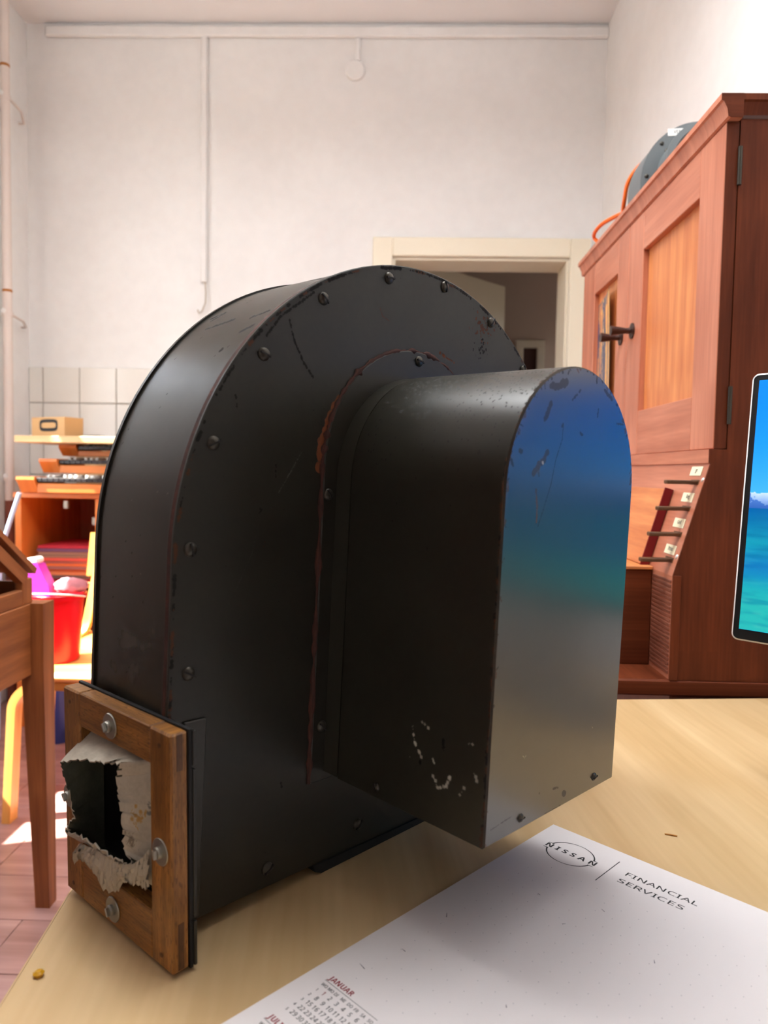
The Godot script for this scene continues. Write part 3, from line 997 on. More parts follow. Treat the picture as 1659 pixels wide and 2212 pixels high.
	for l in [[Vector2(0.1398,0.1574), Vector2(0.1404,0.1492)], [Vector2(0.1173,0.1335), Vector2(0.1181,0.1320)]]:
		var q := []
		for p in l:
			q.append(Vector2(p.y - ys, p.x))
		stroke(sim, q, sorg, sppm, 0.0016, srgb(14, 13, 12), 1.0)
	for i in 500:   # gritty upper side
		var p := Vector2(rng.randfn(0.38, 0.05), rng.randf_range(0.03, 0.18))
		stroke(sim, [p, p + Vector2(0.0006, 0)], sorg, sppm, rng.randf_range(0.0003, 0.0009), chip, 1.0)
	stroke(sim, [Vector2(0.385, 0.09), Vector2(0.39, 0.165)], sorg, sppm, 0.0006, chip, 0.8)
	for i in 160:   # worn front edge
		var s := rng.randf_range(0.0, 0.5)
		stroke(sim, [Vector2(s, 0.1815), Vector2(s + rng.randf_range(0.001, 0.01), 0.1818)], sorg, sppm, rng.randf_range(0.0005, 0.0026), [chip, brown, srgb(70, 48, 34)][i % 3], 0.5)
	var smat := paint_mat(sim, sorg, Vector2(0.95, 0.2969), 0.3)
	put("snout_base_ring", MB.new().prism(arch(xs, xe, ys, yc, 48, -0.0004), 0.003, 0.0212, 1).mesh(), mat(olive1, 0.4), b)
	put("snout_gap", MB.new().prism(arch(xs, xe, ys, yc, 48, -0.003), 0.0212, 0.0228, 0).mesh(), mat(olive0, 0.5), b)
	var sn := MB.new()
	sn.prism(arch(xs, xe, ys, yc, 56), 0.0228, 0.1817, 2)
	put("snout_shell", sn.mesh(), smat, b)
	var rim := MB.new()
	rim.loft(arch(xs, xe, ys, yc, 56), 0.1817, arch(xs, xe, ys, yc, 56, -0.0014), 0.1831)
	put("snout_rim", rim.mesh(), ragged_mat(srgb(38, 34, 28), srgb(74, 60, 44), 246), b)
	var nim := mottle_img(olive0, olive1, 251, 640, 1088, 0.01, 0.06)
	var norg := Vector2(0.145, 0.08)
	rough_img(640, 1088, 0.29, 252)
	var nppm := 640.0 / 0.22
	var nm := [[Vector2(0.2076,0.4334), Vector2(0.2189,0.4339), Vector2(0.2306,0.4396)], [Vector2(0.2099,0.4205), Vector2(0.2060,0.4134), Vector2(0.2021,0.4063)], [Vector2(0.2079,0.3830), Vector2(0.2032,0.3760), Vector2(0.1904,0.3662)], [Vector2(0.1976,0.3707), Vector2(0.1984,0.3639)], [Vector2(0.1717,0.3818), Vector2(0.1740,0.3811)], [Vector2(0.2296,0.4069), Vector2(0.2267,0.4032)], [Vector2(0.2555,0.4010), Vector2(0.2602,0.3991)], [Vector2(0.2916,0.4392), Vector2(0.2979,0.4362), Vector2(0.3065,0.4324)], [Vector2(0.2832,0.4225), Vector2(0.2822,0.4159)], [Vector2(0.3174,0.4133), Vector2(0.3300,0.4133)], [Vector2(0.2529,0.4352), Vector2(0.2401,0.4254)], [Vector2(0.2651,0.0991), Vector2(0.2687,0.0971)], [Vector2(0.2574,0.1062), Vector2(0.2490,0.1073)], [Vector2(0.2629,0.0888), Vector2(0.2365,0.0888)], [Vector2(0.2277,0.1108), Vector2(0.2279,0.1090)]]
	for k in nm.size():
		stroke(nim, nm[k], norg, nppm, [0.0032, 0.0025, 0.0028, 0.0012, 0.002, 0.0014, 0.0012, 0.002, 0.0012, 0.001, 0.0012, 0.003, 0.0012, 0.001, 0.0008][k], srgb(40, 34, 32), 0.6)
	stroke(nim, [Vector2(0.2289,0.4060), Vector2(0.2287,0.3938), Vector2(0.2208,0.3768), Vector2(0.2164,0.3585), Vector2(0.2075,0.3385), Vector2(0.2011,0.3258)], norg, nppm, 0.0006, srgb(30, 28, 27), 0.9)
	stroke(nim, [Vector2(0.1956,0.3538), Vector2(0.1986,0.3411), Vector2(0.1989,0.3284)], norg, nppm, 0.0013, brown, 0.8)
	stroke(nim, [Vector2(0.2018,0.3746), Vector2(0.2031,0.3739)], norg, nppm, 0.0014, srgb(190, 188, 180), 1.0)
	stroke(nim, [Vector2(0.2001,0.1473), Vector2(0.2027,0.1450), Vector2(0.2046,0.1462)], norg, nppm, 0.0005, scuff, 1.0)
	stroke(nim, [Vector2(0.3083,0.1470), Vector2(0.3105,0.1446)], norg, nppm, 0.0005, scuff, 1.0)
	stroke(nim, [Vector2(0.1626,0.1005), Vector2(0.1898,0.1025)], norg, nppm, 0.0005, chip, 0.8)
	for i in 120:
		var e := arch(xs, xe, ys, yc, 56, -0.002)
		var p: Vector2 = e[rng.randi() % (e.size() - 1)]
		stroke(nim, [p, p + Vector2(rng.randfn(0, 0.002), rng.randfn(0, 0.003))], norg, nppm, rng.randf_range(0.0004, 0.0016), [chip, brown][i % 2], 0.5)
	var nose := MB.new()
	nose.cap(arch(xs, xe, ys, yc, 56, -0.0014), 0.1831, 1.0, 1)
	var nmat := paint_mat(nim, norg, Vector2(0.22, 0.374), 0.3)
	nmat.metallic_specular = 0.75
	nmat.clearcoat_enabled = true
	nmat.clearcoat = 0.6
	nmat.clearcoat_roughness = 0.24
	put("snout_front", nose.mesh(), nmat, b)
	for s in [[0.3185, 0.0957], [0.2024, 0.0941]]:
		screw(b, Vector3(s[0], s[1] + 0.003, 0.1831), 0.0036, rng.randf() * PI, out_front, M.iron)
	screw(b, Vector3(xs, 0.0965, 0.071), 0.0034, 0.4, Basis(Vector3.UP, Vector3.LEFT, Vector3.BACK), M.iron)
	# --- black foot rail below the casing
	for z in [-0.014, -0.1]:
		var yb := func(x: float) -> float: return -0.0132 + 0.0235 * x + 0.0236 * z
		put("foot_rail", MB.new().prism(PackedVector2Array([Vector2(0.16, yb.call(0.16)), Vector2(0.51, yb.call(0.51)), Vector2(0.51, 0.0), Vector2(0.15, 0.0), Vector2(0.152, yb.call(0.152) + 0.004)]), z - 0.016, z + 0.016, 3).mesh(), M.rubber, b)
	# --- outlet: flange plate on the casing and the oak frame bolted to it
	var F := Transform3D(Basis(Vector3(0.6423, 0.0172, -0.7663), Vector3(-0.0045, 0.9998, 0.0186), Vector3(0.7665, -0.0085, 0.6422)).orthonormalized(), Vector3(-0.159, 0.743, -0.502))
	put("flange_tab", bb(Vector3(0.012, 0.003, 0.0), Vector3(0.0315, 0.163, 0.0026), 0.0008, 1), mat(olive1, 0.4), b)
	var fr := Node3D.new()
	fr.name = "outlet_frame"
	b.add_child(fr)
	fr.transform = T.affine_inverse() * F
	fr.set_meta("label", "oak frame bolted to the outlet")
	var w := 0.165; var h := 0.1788; var th := 0.014; var st := 0.0285
	# stiles run full height, rails between; through tenons show as darker end grain on the edges
	put("stile", bb(Vector3(0, 0, -st), Vector3(th, h, 0), 0.0015, 1), M.oak, fr)
	put("stile", bb(Vector3(0, 0, -w), Vector3(th, h, -w + st), 0.0015, 1), M.oak, fr)
	put("rail", bb(Vector3(0.0003, h - 0.0285, -w + st), Vector3(th, h, -st), 0.001, 2), M.oak, fr)
	put("rail", bb(Vector3(0.0003, 0.0, -w + st), Vector3(th, 0.0375, -st), 0.001, 2), M.oak, fr)
	for e in [[0.151, 0.178], [0.002, 0.037]]:
		put("tenon_end", bb(Vector3(0.0045, e[0], -0.0005), Vector3(0.0095, e[1], 0.0004), 0.0002, 1), M.oak_dark, fr)
	var gr := MB.new()
	var fr2 := MB.new()
	for e in [[-0.001, 0.036, -w - 0.001, 0.001], [h - 0.028, h + 0.001, -w - 0.001, 0.001], [0.036, h - 0.028, -w - 0.001, -w + 0.027], [0.036, h - 0.028, -0.0275, 0.001]]:
		gr.box(Vector3(th + 0.0015, (e[0] + e[1]) / 2, (e[2] + e[3]) / 2), Vector3(0.003, e[1] - e[0], e[3] - e[2]), 0.0004)
		fr2.box(Vector3(th + 0.00425, (e[0] + e[1]) / 2, (e[2] + e[3]) / 2 + 0.001), Vector3(0.0025, e[1] - e[0] - 0.003, e[3] - e[2]), 0.0004)
	# short sheet metal neck that leads into the hollow casing
	var nk := MB.new()
	nk.box(Vector3(th + 0.021, 0.0935, -0.139), Vector3(0.034, 0.116, 0.0012))
	nk.box(Vector3(th + 0.021, 0.0935, -0.038), Vector3(0.034, 0.116, 0.0012))
	nk.box(Vector3(th + 0.021, 0.0355, -0.0885), Vector3(0.034, 0.0012, 0.1))
	nk.box(Vector3(th + 0.021, 0.1515, -0.0885), Vector3(0.034, 0.0012, 0.1))
	nk.box(Vector3(th + 0.0045, 0.0935, -0.0325), Vector3(0.0012, 0.116, 0.011))
	put("outlet_neck", nk.mesh(), mat(olive0, 0.45), fr)
	put("gasket", gr.mesh(), M.rubber, fr)
	put("flange_plate", fr2.mesh(), mat(olive0, 0.4), fr)
	var out_frame := Basis(Vector3.UP, Vector3.LEFT, Vector3.BACK)
	for s in [[0.164, -0.0853], [0.0885, -0.0146], [0.014, -0.0853], [0.085, -0.1560]]:
		put2("washer", MB.new().lathe([Vector2(0.0022, -0.0002), Vector2(0.0098, -0.0002), Vector2(0.0102, 0.0004), Vector2(0.0098, 0.0011), Vector2(0.0022, 0.0011)], 28).mesh(), M.zinc, fr, Vector3(0, s[0], s[1])).basis = out_frame
		var hd := MB.new()
		hd.lathe([Vector2(0.0044, 0.001), Vector2(0.0045, 0.003), Vector2(0.004, 0.0042), Vector2(0.0, 0.0045)], 18)
		hd.box(Vector3(0, 0.0055, 0.0012), Vector3(0.0066, 0.003, 0.0019), 0.0004)
		hd.box(Vector3(0, 0.0050, -0.0016), Vector3(0.006, 0.002, 0.0016), 0.0004)
		var ho := put2("bolt_head", hd.mesh(), M.zinc, fr, Vector3(0, s[0], s[1]))
		ho.basis = out_frame * Basis(Vector3.UP, rng.randf_range(-0.5, 0.9))
	for s in [[0.1677, -0.0149], [0.0096, -0.015], [0.1677, -0.153], [0.0085, -0.153]]:
		put2("peg_hole", MB.new().lathe([Vector2(0.0, 0.0003), Vector2(0.0017, 0.0003), Vector2(0.0019, 0.0)], 12).mesh(), M.oak_dark, fr, Vector3(-0.0001, s[0], s[1])).basis = out_frame
	leather_sleeve(fr)

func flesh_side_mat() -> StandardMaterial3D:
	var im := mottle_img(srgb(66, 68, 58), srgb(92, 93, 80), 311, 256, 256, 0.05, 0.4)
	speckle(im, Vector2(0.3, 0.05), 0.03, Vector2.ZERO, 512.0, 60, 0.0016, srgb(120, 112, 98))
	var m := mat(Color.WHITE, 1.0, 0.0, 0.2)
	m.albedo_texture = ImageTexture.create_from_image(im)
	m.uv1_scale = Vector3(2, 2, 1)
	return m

# torn leather sleeve that pokes out of the opening: a loop of sheet, ragged at the free edge
func leather_sleeve(fr: Node3D) -> void:
	# inner loop (root, in the opening) and outer loop (free edge), both as (y, z) with x outwards negative
	var edge := [Vector3(-0.0120, 0.1214, -0.1462), Vector3(-0.0120, 0.1311, -0.1180), Vector3(-0.0120, 0.1385, -0.0939), Vector3(-0.0100, 0.1410, -0.0729), Vector3(-0.0080, 0.1432, -0.0585), Vector3(-0.0060, 0.1308, -0.0639), Vector3(-0.0060, 0.1166, -0.0629), Vector3(-0.0060, 0.1051, -0.0591), Vector3(-0.0060, 0.0901, -0.0555), Vector3(-0.0060, 0.0785, -0.0572), Vector3(-0.0060, 0.0693, -0.0452), Vector3(-0.0080, 0.0679, -0.0566), Vector3(-0.0100, 0.0686, -0.0682), Vector3(-0.0120, 0.0708, -0.0823), Vector3(-0.0120, 0.0702, -0.1010), Vector3(-0.0120, 0.0677, -0.1206), Vector3(-0.0120, 0.0640, -0.1396), Vector3(-0.0120, 0.0732, -0.1325), Vector3(-0.0120, 0.0805, -0.1241), Vector3(-0.0120, 0.0898, -0.1278), Vector3(-0.0120, 0.1030, -0.1353), Vector3(-0.0120, 0.1146, -0.1423)]
	var root := []
	for i in 5:
		root.append(Vector2(0.1493, lerpf(-0.1355, -0.0298, i / 4.0)))
	for i in 6:
		root.append(Vector2(lerpf(0.138, 0.045, i / 5.0), -0.0295))
	for i in 6:
		root.append(Vector2(0.0385, lerpf(-0.04, -0.1355, i / 5.0)))
	for i in 5:
		root.append(Vector2(lerpf(0.055, 0.138, i / 4.0), -0.1355))
	var n := root.size()
	var sub := 6
	var nse := FastNoiseLite.new()
	nse.seed = 12
	nse.frequency = 40.0
	var rag := FastNoiseLite.new()
	rag.seed = 31
	rag.frequency = 0.5
	rag.fractal_octaves = 4
	var rows := 9
	var grid := []
	for i in n * sub:
		var k := i / sub
		var f := float(i % sub) / sub
		var r0: Vector2 = root[k].cubic_interpolate(root[(k + 1) % n], root[(k + n - 1) % n], root[(k + 2) % n], f) if false else root[k].lerp(root[(k + 1) % n], f)
		var e0: Vector3 = edge[k].lerp(edge[(k + 1) % n], f)
		e0 += Vector3(rag.get_noise_1d(i * 1.3) * 0.0015, rag.get_noise_1d(i * 1.3 + 90.0) * 0.0045, rag.get_noise_1d(i * 1.3 + 300.0) * 0.0045)
		var line := []
		var a := Vector3(0.0195, r0.x, r0.y)
		for j in rows + 1:
			var s := float(j) / rows
			var p := a.lerp(e0, s)
			p.x -= sin(s * PI) * 0.003
			p += Vector3(1, 0.6, 0.6) * nse.get_noise_3dv(p) * 0.0022 * sin(minf(s, 0.9) * PI)
			line.append(p)
		grid.append(line)
	var mb := MB.new()
	var m := grid.size()
	var nor := func(i: int, j: int) -> Vector3:
		var dj: Vector3 = grid[i][mini(j + 1, rows)] - grid[i][maxi(j - 1, 0)]
		var di: Vector3 = grid[(i + 1) % m][j] - grid[(i + m - 1) % m][j]
		return di.cross(dj).normalized()
	var thick := 0.0011
	var lining := MB.new()
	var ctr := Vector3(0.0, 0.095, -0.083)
	for i in m:
		var i2 := (i + 1) % m
		for j in rows:
			for sd in [1.0, -1.0]:
				var A: Vector3 = grid[i][j]; var B: Vector3 = grid[i2][j]; var C: Vector3 = grid[i2][j + 1]; var D: Vector3 = grid[i][j + 1]
				var na: Vector3 = nor.call(i, j) * sd; var nb: Vector3 = nor.call(i2, j) * sd; var nc: Vector3 = nor.call(i2, j + 1) * sd; var nd: Vector3 = nor.call(i, j + 1) * sd
				var off := 0.5 * thick
				var ua := Vector2(i * 0.004, j * 0.008); var ub := Vector2((i + 1) * 0.004, j * 0.008); var uc := Vector2((i + 1) * 0.004, (j + 1) * 0.008); var ud := Vector2(i * 0.004, (j + 1) * 0.008)
				var mid := (A + C) * 0.5
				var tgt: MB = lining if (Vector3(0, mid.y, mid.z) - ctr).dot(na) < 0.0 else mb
				tgt.tri(A + na * off, B + nb * off, C + nc * off, na, nb, nc, ua, ub, uc)
				tgt.tri(A + na * off, C + nc * off, D + nd * off, na, nc, nd, ua, uc, ud)
		var e0: Vector3 = grid[i][rows]; var e1: Vector3 = grid[i2][rows]
		var n0: Vector3 = nor.call(i, rows) * thick * 0.5; var n1: Vector3 = nor.call(i2, rows) * thick * 0.5
		var dd: Vector3 = (grid[i][rows] - grid[i][rows - 1]).normalized()
		mb.quad(e0 - n0, e1 - n1, e1 + n1, e0 + n0, dd)
	var im := mottle_img(srgb(168, 158, 142), srgb(206, 196, 178), 301, 512, 256, 0.02, 0.15)
	var lo := Vector2.ZERO
	var pp := 512.0 / 0.5
	for e in [[0.16, 0.02, srgb(120, 118, 114)], [0.17, 0.045, srgb(178, 140, 84)], [0.24, 0.06, srgb(70, 66, 64)], [0.255, 0.055, srgb(48, 44, 42)], [0.28, 0.06, srgb(96, 90, 84)], [0.2, 0.06, srgb(132, 122, 108)]]:
		speckle(im, Vector2(e[0], e[1]), 0.006, lo, pp, 40, 0.002, e[2])
	var lm := mat(Color.WHITE, 0.9, 0.0, 0.3)
	lm.albedo_texture = ImageTexture.create_from_image(im)
	lm.uv1_scale = Vector3(2.0, 4.0, 1)
	var lg := put("sleeve_lining", lining.mesh(), flesh_side_mat(), fr)
	lg.set_meta("label", "grey green inner side of the torn leather sleeve")
	var lo2 := put("leather_sleeve", mb.mesh(), lm, fr)
	lo2.set_meta("label", "torn pale leather sleeve sticking out of the outlet")
	# ragged flap that hangs from the lower right of the sleeve over the frame
	var fl := MB.new()
	var path := [[Vector3(-0.0125, 0.0628, -0.1142), Vector3(-0.0075, 0.0357, -0.1346)], [Vector3(-0.0118, 0.0643, -0.1054), Vector3(-0.0071, 0.0462, -0.1213)], [Vector3(-0.0112, 0.0652, -0.0953), Vector3(-0.0066, 0.0433, -0.1082)], [Vector3(-0.0105, 0.0660, -0.0854), Vector3(-0.0062, 0.0407, -0.1015)], [Vector3(-0.0098, 0.0657, -0.0757), Vector3(-0.0057, 0.0311, -0.0876)], [Vector3(-0.0092, 0.0660, -0.0663), Vector3(-0.0053, 0.0364, -0.0709)], [Vector3(-0.0085, 0.0670, -0.0557), Vector3(-0.0048, 0.0495, -0.0587)], [Vector3(-0.0070, 0.0706, -0.0430), Vector3(-0.0044, 0.0523, -0.0479)], [Vector3(-0.0030, 0.0776, -0.0345), Vector3(-0.0030, 0.0545, -0.0367)], [Vector3(0.0006, 0.0861, -0.0290), Vector3(0.0002, 0.0549, -0.0292)]]
	var cols := []
	for k in path.size() - 1:
		for s in 6:
			var f := s / 6.0
			var top: Vector3 = path[k][0].lerp(path[k + 1][0], f)
			var bot: Vector3 = path[k][1].lerp(path[k + 1][1], f) + Vector3(0, rag.get_noise_1d(k * 6 + s + 40.0) * 0.005, 0)
			var c := []
			for j in 6:
				var v := j / 5.0
				var q := top.lerp(bot, v)
				q.x -= 0.004 * sin(v * PI) * (1.0 - k / 10.0) - rag.get_noise_2d(k * 6 + s, j * 3.0) * 0.0018
				c.append(q)
			cols.append(c)
	for i in cols.size() - 1:
		for j in 5:
			var A: Vector3 = cols[i][j]; var B: Vector3 = cols[i + 1][j]; var C: Vector3 = cols[i + 1][j + 1]; var D: Vector3 = cols[i][j + 1]
			var nn := (B - A).cross(D - A).normalized()
			if nn.x > 0:
				nn = -nn
			for sd in [1.0, -1.0]:
				var of: Vector3 = nn * sd * 0.0005
				fl.quad(A + of, B + of, C + of, D + of, nn * sd, Vector2(i, j) * 0.004, Vector2(i + 1, j) * 0.004, Vector2(i + 1, j + 1) * 0.004, Vector2(i, j + 1) * 0.004)
	var fo := put("leather_flap", fl.mesh(), lm, fr)
	fo.set_meta("label", "ragged pale leather flap hanging over the frame")

# ---------------------------------------------------------------- chamber organ with the cupboard doors
func chamber_organ() -> void:
	var zn := -1.25; var zf := -2.19; var xf := 0.526; var xb := RIGHT - 0.005
	var o := thing("chamber_organ", "mahogany chamber organ cabinet with two panelled doors and stop levers", "organ")
	# case
	put("lower_case", bb(Vector3(0.47, 0.0, zf), Vector3(xb, 0.732, zn), 0.003, 1), M.mahog_dark, o)
	put("base_board", bb(Vector3(0.27, 0.732, zf - 0.02), Vector3(xb, 0.76, zn + 0.004), 0.003, 2), M.mahog_shaded, o)
	# side profile: straight below, sloping stop board, band, upper case
	var prof := PackedVector2Array([Vector2(0.466, 0.76), Vector2(xb, 0.76), Vector2(xb, 1.7), Vector2(xf + 0.0225, 1.7), Vector2(xf + 0.0225, 1.1575), Vector2(0.519, 1.1575), Vector2(0.519, 1.135), Vector2(0.522, 1.134), Vector2(0.466, 0.941)])
	for e in [[zn + 0.003, zn], [zf + 0.003, zf]]:
		var sp := MB.new()
		sp.uo = Vector2(0.3, 0.2)
		for i in prof.size():
			var a := prof[i]; var c := prof[(i + 1) % prof.size()]
			var d := (c - a).normalized()
			var nn := Vector3(d.y, -d.x, 0)
			sp.quad(Vector3(a.x, a.y, e[0]), Vector3(c.x, c.y, e[0]), Vector3(c.x, c.y, e[1]), Vector3(a.x, a.y, e[1]), nn, Vector2(a.y, 0), Vector2(c.y, 0), Vector2(c.y, 0.02), Vector2(a.y, 0.02))
		var ix := Geometry2D.triangulate_polygon(prof)
		for k in [0, 1]:
			var nn := Vector3(0, 0, 1 - 2 * k)
			for i in range(0, ix.size(), 3):
				var p := [prof[ix[i]], prof[ix[i + 1]], prof[ix[i + 2]]]
				sp.tri(Vector3(p[0].x, p[0].y, e[k]), Vector3(p[1].x, p[1].y, e[k]), Vector3(p[2].x, p[2].y, e[k]), nn, nn, nn, Vector2(p[0].y, p[0].x), Vector2(p[1].y, p[1].x), Vector2(p[2].y, p[2].x))
		put("side_panel", sp.mesh(), M.mahog_shaded, o)
	put("side_post", bb(Vector3(0.4655, 0.76, zn + 0.003), Vector3(0.48, 0.941, zn + 0.0045), 0.0005, 1), M.mahog_shaded, o)
	put("back_panel", bb(Vector3(xb - 0.012, 0.76, zf + 0.018), Vector3(xb, 1.7, zn - 0.018), 0.0, 1), M.mahog_dark, o)
	put("inner_panel", bb(Vector3(xf + 0.03, 1.16, zf + 0.018), Vector3(xf + 0.04, 1.69, zn - 0.018), 0.0, 1), M.mahog_dark, o)
	put("top_board", bb(Vector3(xf + 0.01, 1.7, zf - 0.005), Vector3(xb, 1.712, zn + 0.005), 0.001, 2), M.mahog_dark, o)
	# cornice: front and near return
	var cp := PackedVector2Array([Vector2(0.0, 1.698), Vector2(-0.004, 1.7), Vector2(-0.006, 1.712), Vector2(-0.012, 1.724), Vector2(-0.016, 1.726), Vector2(-0.016, 1.736), Vector2(0.02, 1.736), Vector2(0.02, 1.698)])
	var ca := MB.new()
	ca.t = Transform3D(Basis(Vector3(1, 0, 0), Vector3(0, 1, 0), Vector3(0, 0, 1)), Vector3(xf, 0, 0))
	ca.prism(cp, zf - 0.016, zn + 0.0155, 3, 0.95)
	var cmat: StandardMaterial3D = M.mahog.duplicate()
	put("cornice", ca.mesh(), cmat, o)
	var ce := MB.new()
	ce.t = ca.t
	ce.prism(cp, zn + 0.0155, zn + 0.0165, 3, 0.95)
	put("cornice_end_shade", ce.mesh(), M.mahog_shaded, o)  # thin dark cap paints the shade on the cornice end
	var cb := MB.new()
	cb.t = Transform3D(Basis(Vector3(0, 0, -1), Vector3(0, 1, 0), Vector3(1, 0, 0)), Vector3(0, 0, zn))
	cb.prism(cp, xf + 0.0201, xb, 3, 0.95)
	put("cornice", cb.mesh(), M.mahog_shaded, o)
	put("cornice_cap", bb(Vector3(xf, 1.712, zf - 0.01), Vector3(xb, 1.735, zn)), M.mahog_dark, o)
	# doors: stiles, rails and a sunk panel each
	for e in [[zn, -1.7565, -1.351, -1.657], [-1.7585, zf, -1.848, -2.067]]:
		var d := Node3D.new()
		d.name = "door"
		o.add_child(d, true)
		var y0 := 1.1585; var y1 := 1.6975; var p0 := 1.256; var p1 := 1.612; var x2 := xf + 0.0215
		put("stile", bb(Vector3(xf, y0, e[2]), Vector3(x2, y1, e[0]), 0.0015, 1), M.mahog, d)
		put("stile", bb(Vector3(xf, y0, e[1]), Vector3(x2, y1, e[3]), 0.0015, 1), M.mahog, d)
		put("rail", bb(Vector3(xf + 0.0003, p1, e[3]), Vector3(x2, y1, e[2]), 0.0012, 2), M.mahog, d)
		put("rail", bb(Vector3(xf + 0.0003, y0, e[3]), Vector3(x2, p0, e[2]), 0.0012, 2), M.mahog, d)
		put("panel", bb(Vector3(xf + 0.013, p0 - 0.004, e[3] - 0.004), Vector3(xf + 0.02, p1 + 0.004, e[2] + 0.004), 0.0, 1), M.mahog_panel, d)
		var kz: float = -1.7154 if e[0] == zn else -1.802
		var kn := put("knob", MB.new().lathe([Vector2(0.0, 0.0), Vector2(0.018, 0.0), Vector2(0.018, 0.003), Vector2(0.007, 0.006), Vector2(0.0065, 0.015), Vector2(0.011, 0.046), Vector2(0.0115, 0.05), Vector2(0.0, 0.051)], 22).mesh(), mat(srgb(52, 26, 20), 0.35), d)
		kn.transform = Transform3D(Basis(Vector3.UP, Vector3.LEFT, Vector3.BACK), Vector3(xf, 1.445, kz))
	put("edge_shade_strip", bb(Vector3(xf + 0.0006, 1.159, zn), Vector3(xf + 0.0213, 1.697, zn + 0.0016), 0.0005, 1), M.mahog_shaded, o)  # door edge is the same wood; its shade is painted by this dark strip
	for y in [[1.594, 1.656], [1.2, 1.263]]:
		put("hinge", MB.new().tube([Vector3(0.5485, y[0], zn + 0.005), Vector3(0.5485, y[1], zn + 0.005)], 0.0035, 10).mesh(), M.iron, o)
	# band below the doors, stop board, fallboard
	put("band", bb(Vector3(0.519, 1.134, zf), Vector3(0.546, 1.1574, zn), 0.0, 2), M.mahog, o)
	var dn := Vector3(-0.056, -0.194, 0).normalized()
	var no := Vector3(-0.961, 0.277, 0).normalized()
	var S := Transform3D(Basis(no, -dn, no.cross(-dn)).orthonormalized(), Vector3(0.522, 1.135, 0))
	# in S: x out of the board, y up the slope, z across
	var zs := 1.0 if S.basis.z.z > 0 else -1.0
	var slope := func(x0: float, x1: float, y0: float, y1: float, z0: float, z1: float, bev: float, g: int) -> ArrayMesh:
		var m := MB.new()
		m.t = S
		m.uo = Vector2(0.37, 0.11)
		m.box(Vector3((x0 + x1) / 2, (y0 + y1) / 2, zs * (z0 + z1) / 2), Vector3(x1 - x0, y1 - y0, absf(z1 - z0)), bev, g)
		return m.mesh()
	put("stop_board", slope.call(-0.016, 0.0, -0.2035, 0.0, zf + 0.003, zn, 0.0, 2), M.mahog, o)
	var fb := put("fallboard", slope.call(0.003, 0.016, -0.202, -0.054, zf + 0.12, -1.372, 0.001, 2), M.mahog_panel, o)
	fb.set_meta("label", "orange brown fallboard lying on the stop board")
	put("felt_edge", slope.call(0.0015, 0.017, -0.203, -0.052, -1.372, -1.368, 0.0, 2), M.red_felt, o)
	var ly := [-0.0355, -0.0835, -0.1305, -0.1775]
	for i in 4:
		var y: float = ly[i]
		put("slot_shade_strip", slope.call(0.0, 0.0006, y - 0.0045, y + 0.0045, -1.305, -1.268, 0.0, 2), M.oak_dark, o)  # thin dark strip painted for the shade in the slot, nothing is cut
		var c := S * Vector3(0.0, y, zs * -1.279)
		var lv := MB.new()
		lv.box(c + Vector3(-0.026, 0.0, 0), Vector3(0.056, 0.007, 0.016), 0.0015, 0)
		var lo := put("stop_lever", lv.mesh(), M.oak_dark, o)
		lo.set_meta("label", "dark wooden stop lever")
		var ly2: float = [-0.0155, -0.0637, -0.111, -0.16][i]
		var pl := put("stop_label", slope.call(0.0, 0.0012, ly2 - 0.0085, ly2 + 0.0085, -1.318, -1.27, 0.0005, 2), M.label, o)
		pl.set_meta("label", "cream stop label beside its lever")
		var tm := text_mesh(["gr", "Reg", "Ged", "Prinz"][i], 0.0065, 0.0002, "Droid Serif", HORIZONTAL_ALIGNMENT_CENTER)
		var to := put2("lettering", tm, M.ink, pl, Vector3.ZERO)
		to.transform = Transform3D(Basis(no.cross(-dn) * zs * 1.0, -dn, no).orthonormalized(), S * Vector3(0.0014, ly2 - 0.004, zs * -1.292))
	for y in [[-0.031, -1.256], [-0.169, -1.258]]:
		put2("board_screw", MB.new().lathe([Vector2(0.0042, 0.0), Vector2(0.003, 0.0016), Vector2(0.0, 0.002)], 14).mesh(), M.brass_screw, o, S * Vector3(0.0, y[0], zs * y[1])).basis = Basis(-dn, no, Vector3.BACK).orthonormalized()
	# lower front, ribbed post, key block
	put("lower_front", bb(Vector3(0.466, 0.76, zf + 0.003), Vector3(0.478, 0.941, zn), 0.0, 2), M.mahog, o)
	var rb := MB.new()
	for k in 22:
		rb.box(Vector3(0.4654, 0.772 + k * 0.0075, -1.298), Vector3(0.0024, 0.0056, 0.092), 0.001, 2)
	put("ribbed_front", rb.mesh(), tmat(wood_tex(srgb(104, 56, 40), srgb(142, 84, 64), 83, 0.5, 0.0, 256, 256), 1.6, 0.45), o).set_meta("kind", "stuff")
	put("key_block", bb(Vector3(0.29, 0.76, zf + 0.1), Vector3(0.4655, 0.938, -1.347), 0.002, 2), M.mahog_shaded, o)
	put("key_block_top", bb(Vector3(0.286, 0.938, zf + 0.1), Vector3(0.466, 0.944, -1.345), 0.001, 2), M.mahog_panel, o)

	# picture stuck in the far door
	var im := mottle_img(srgb(60, 66, 96), srgb(190, 146, 92), 401, 128, 256, 0.03, 0.2)
	for i in 26:
		var x := rng.randf_range(0.0, 1.0)
		stroke(im, [Vector2(x, rng.randf_range(0.0, 0.4)), Vector2(x + rng.randf_range(-0.1, 0.1), rng.randf_range(0.5, 2.0))], Vector2.ZERO, 128.0, rng.randf_range(0.02, 0.06), [srgb(226, 170, 86), srgb(48, 58, 96), srgb(196, 120, 60)][i % 3], 0.9)
	var pic := MB.new()
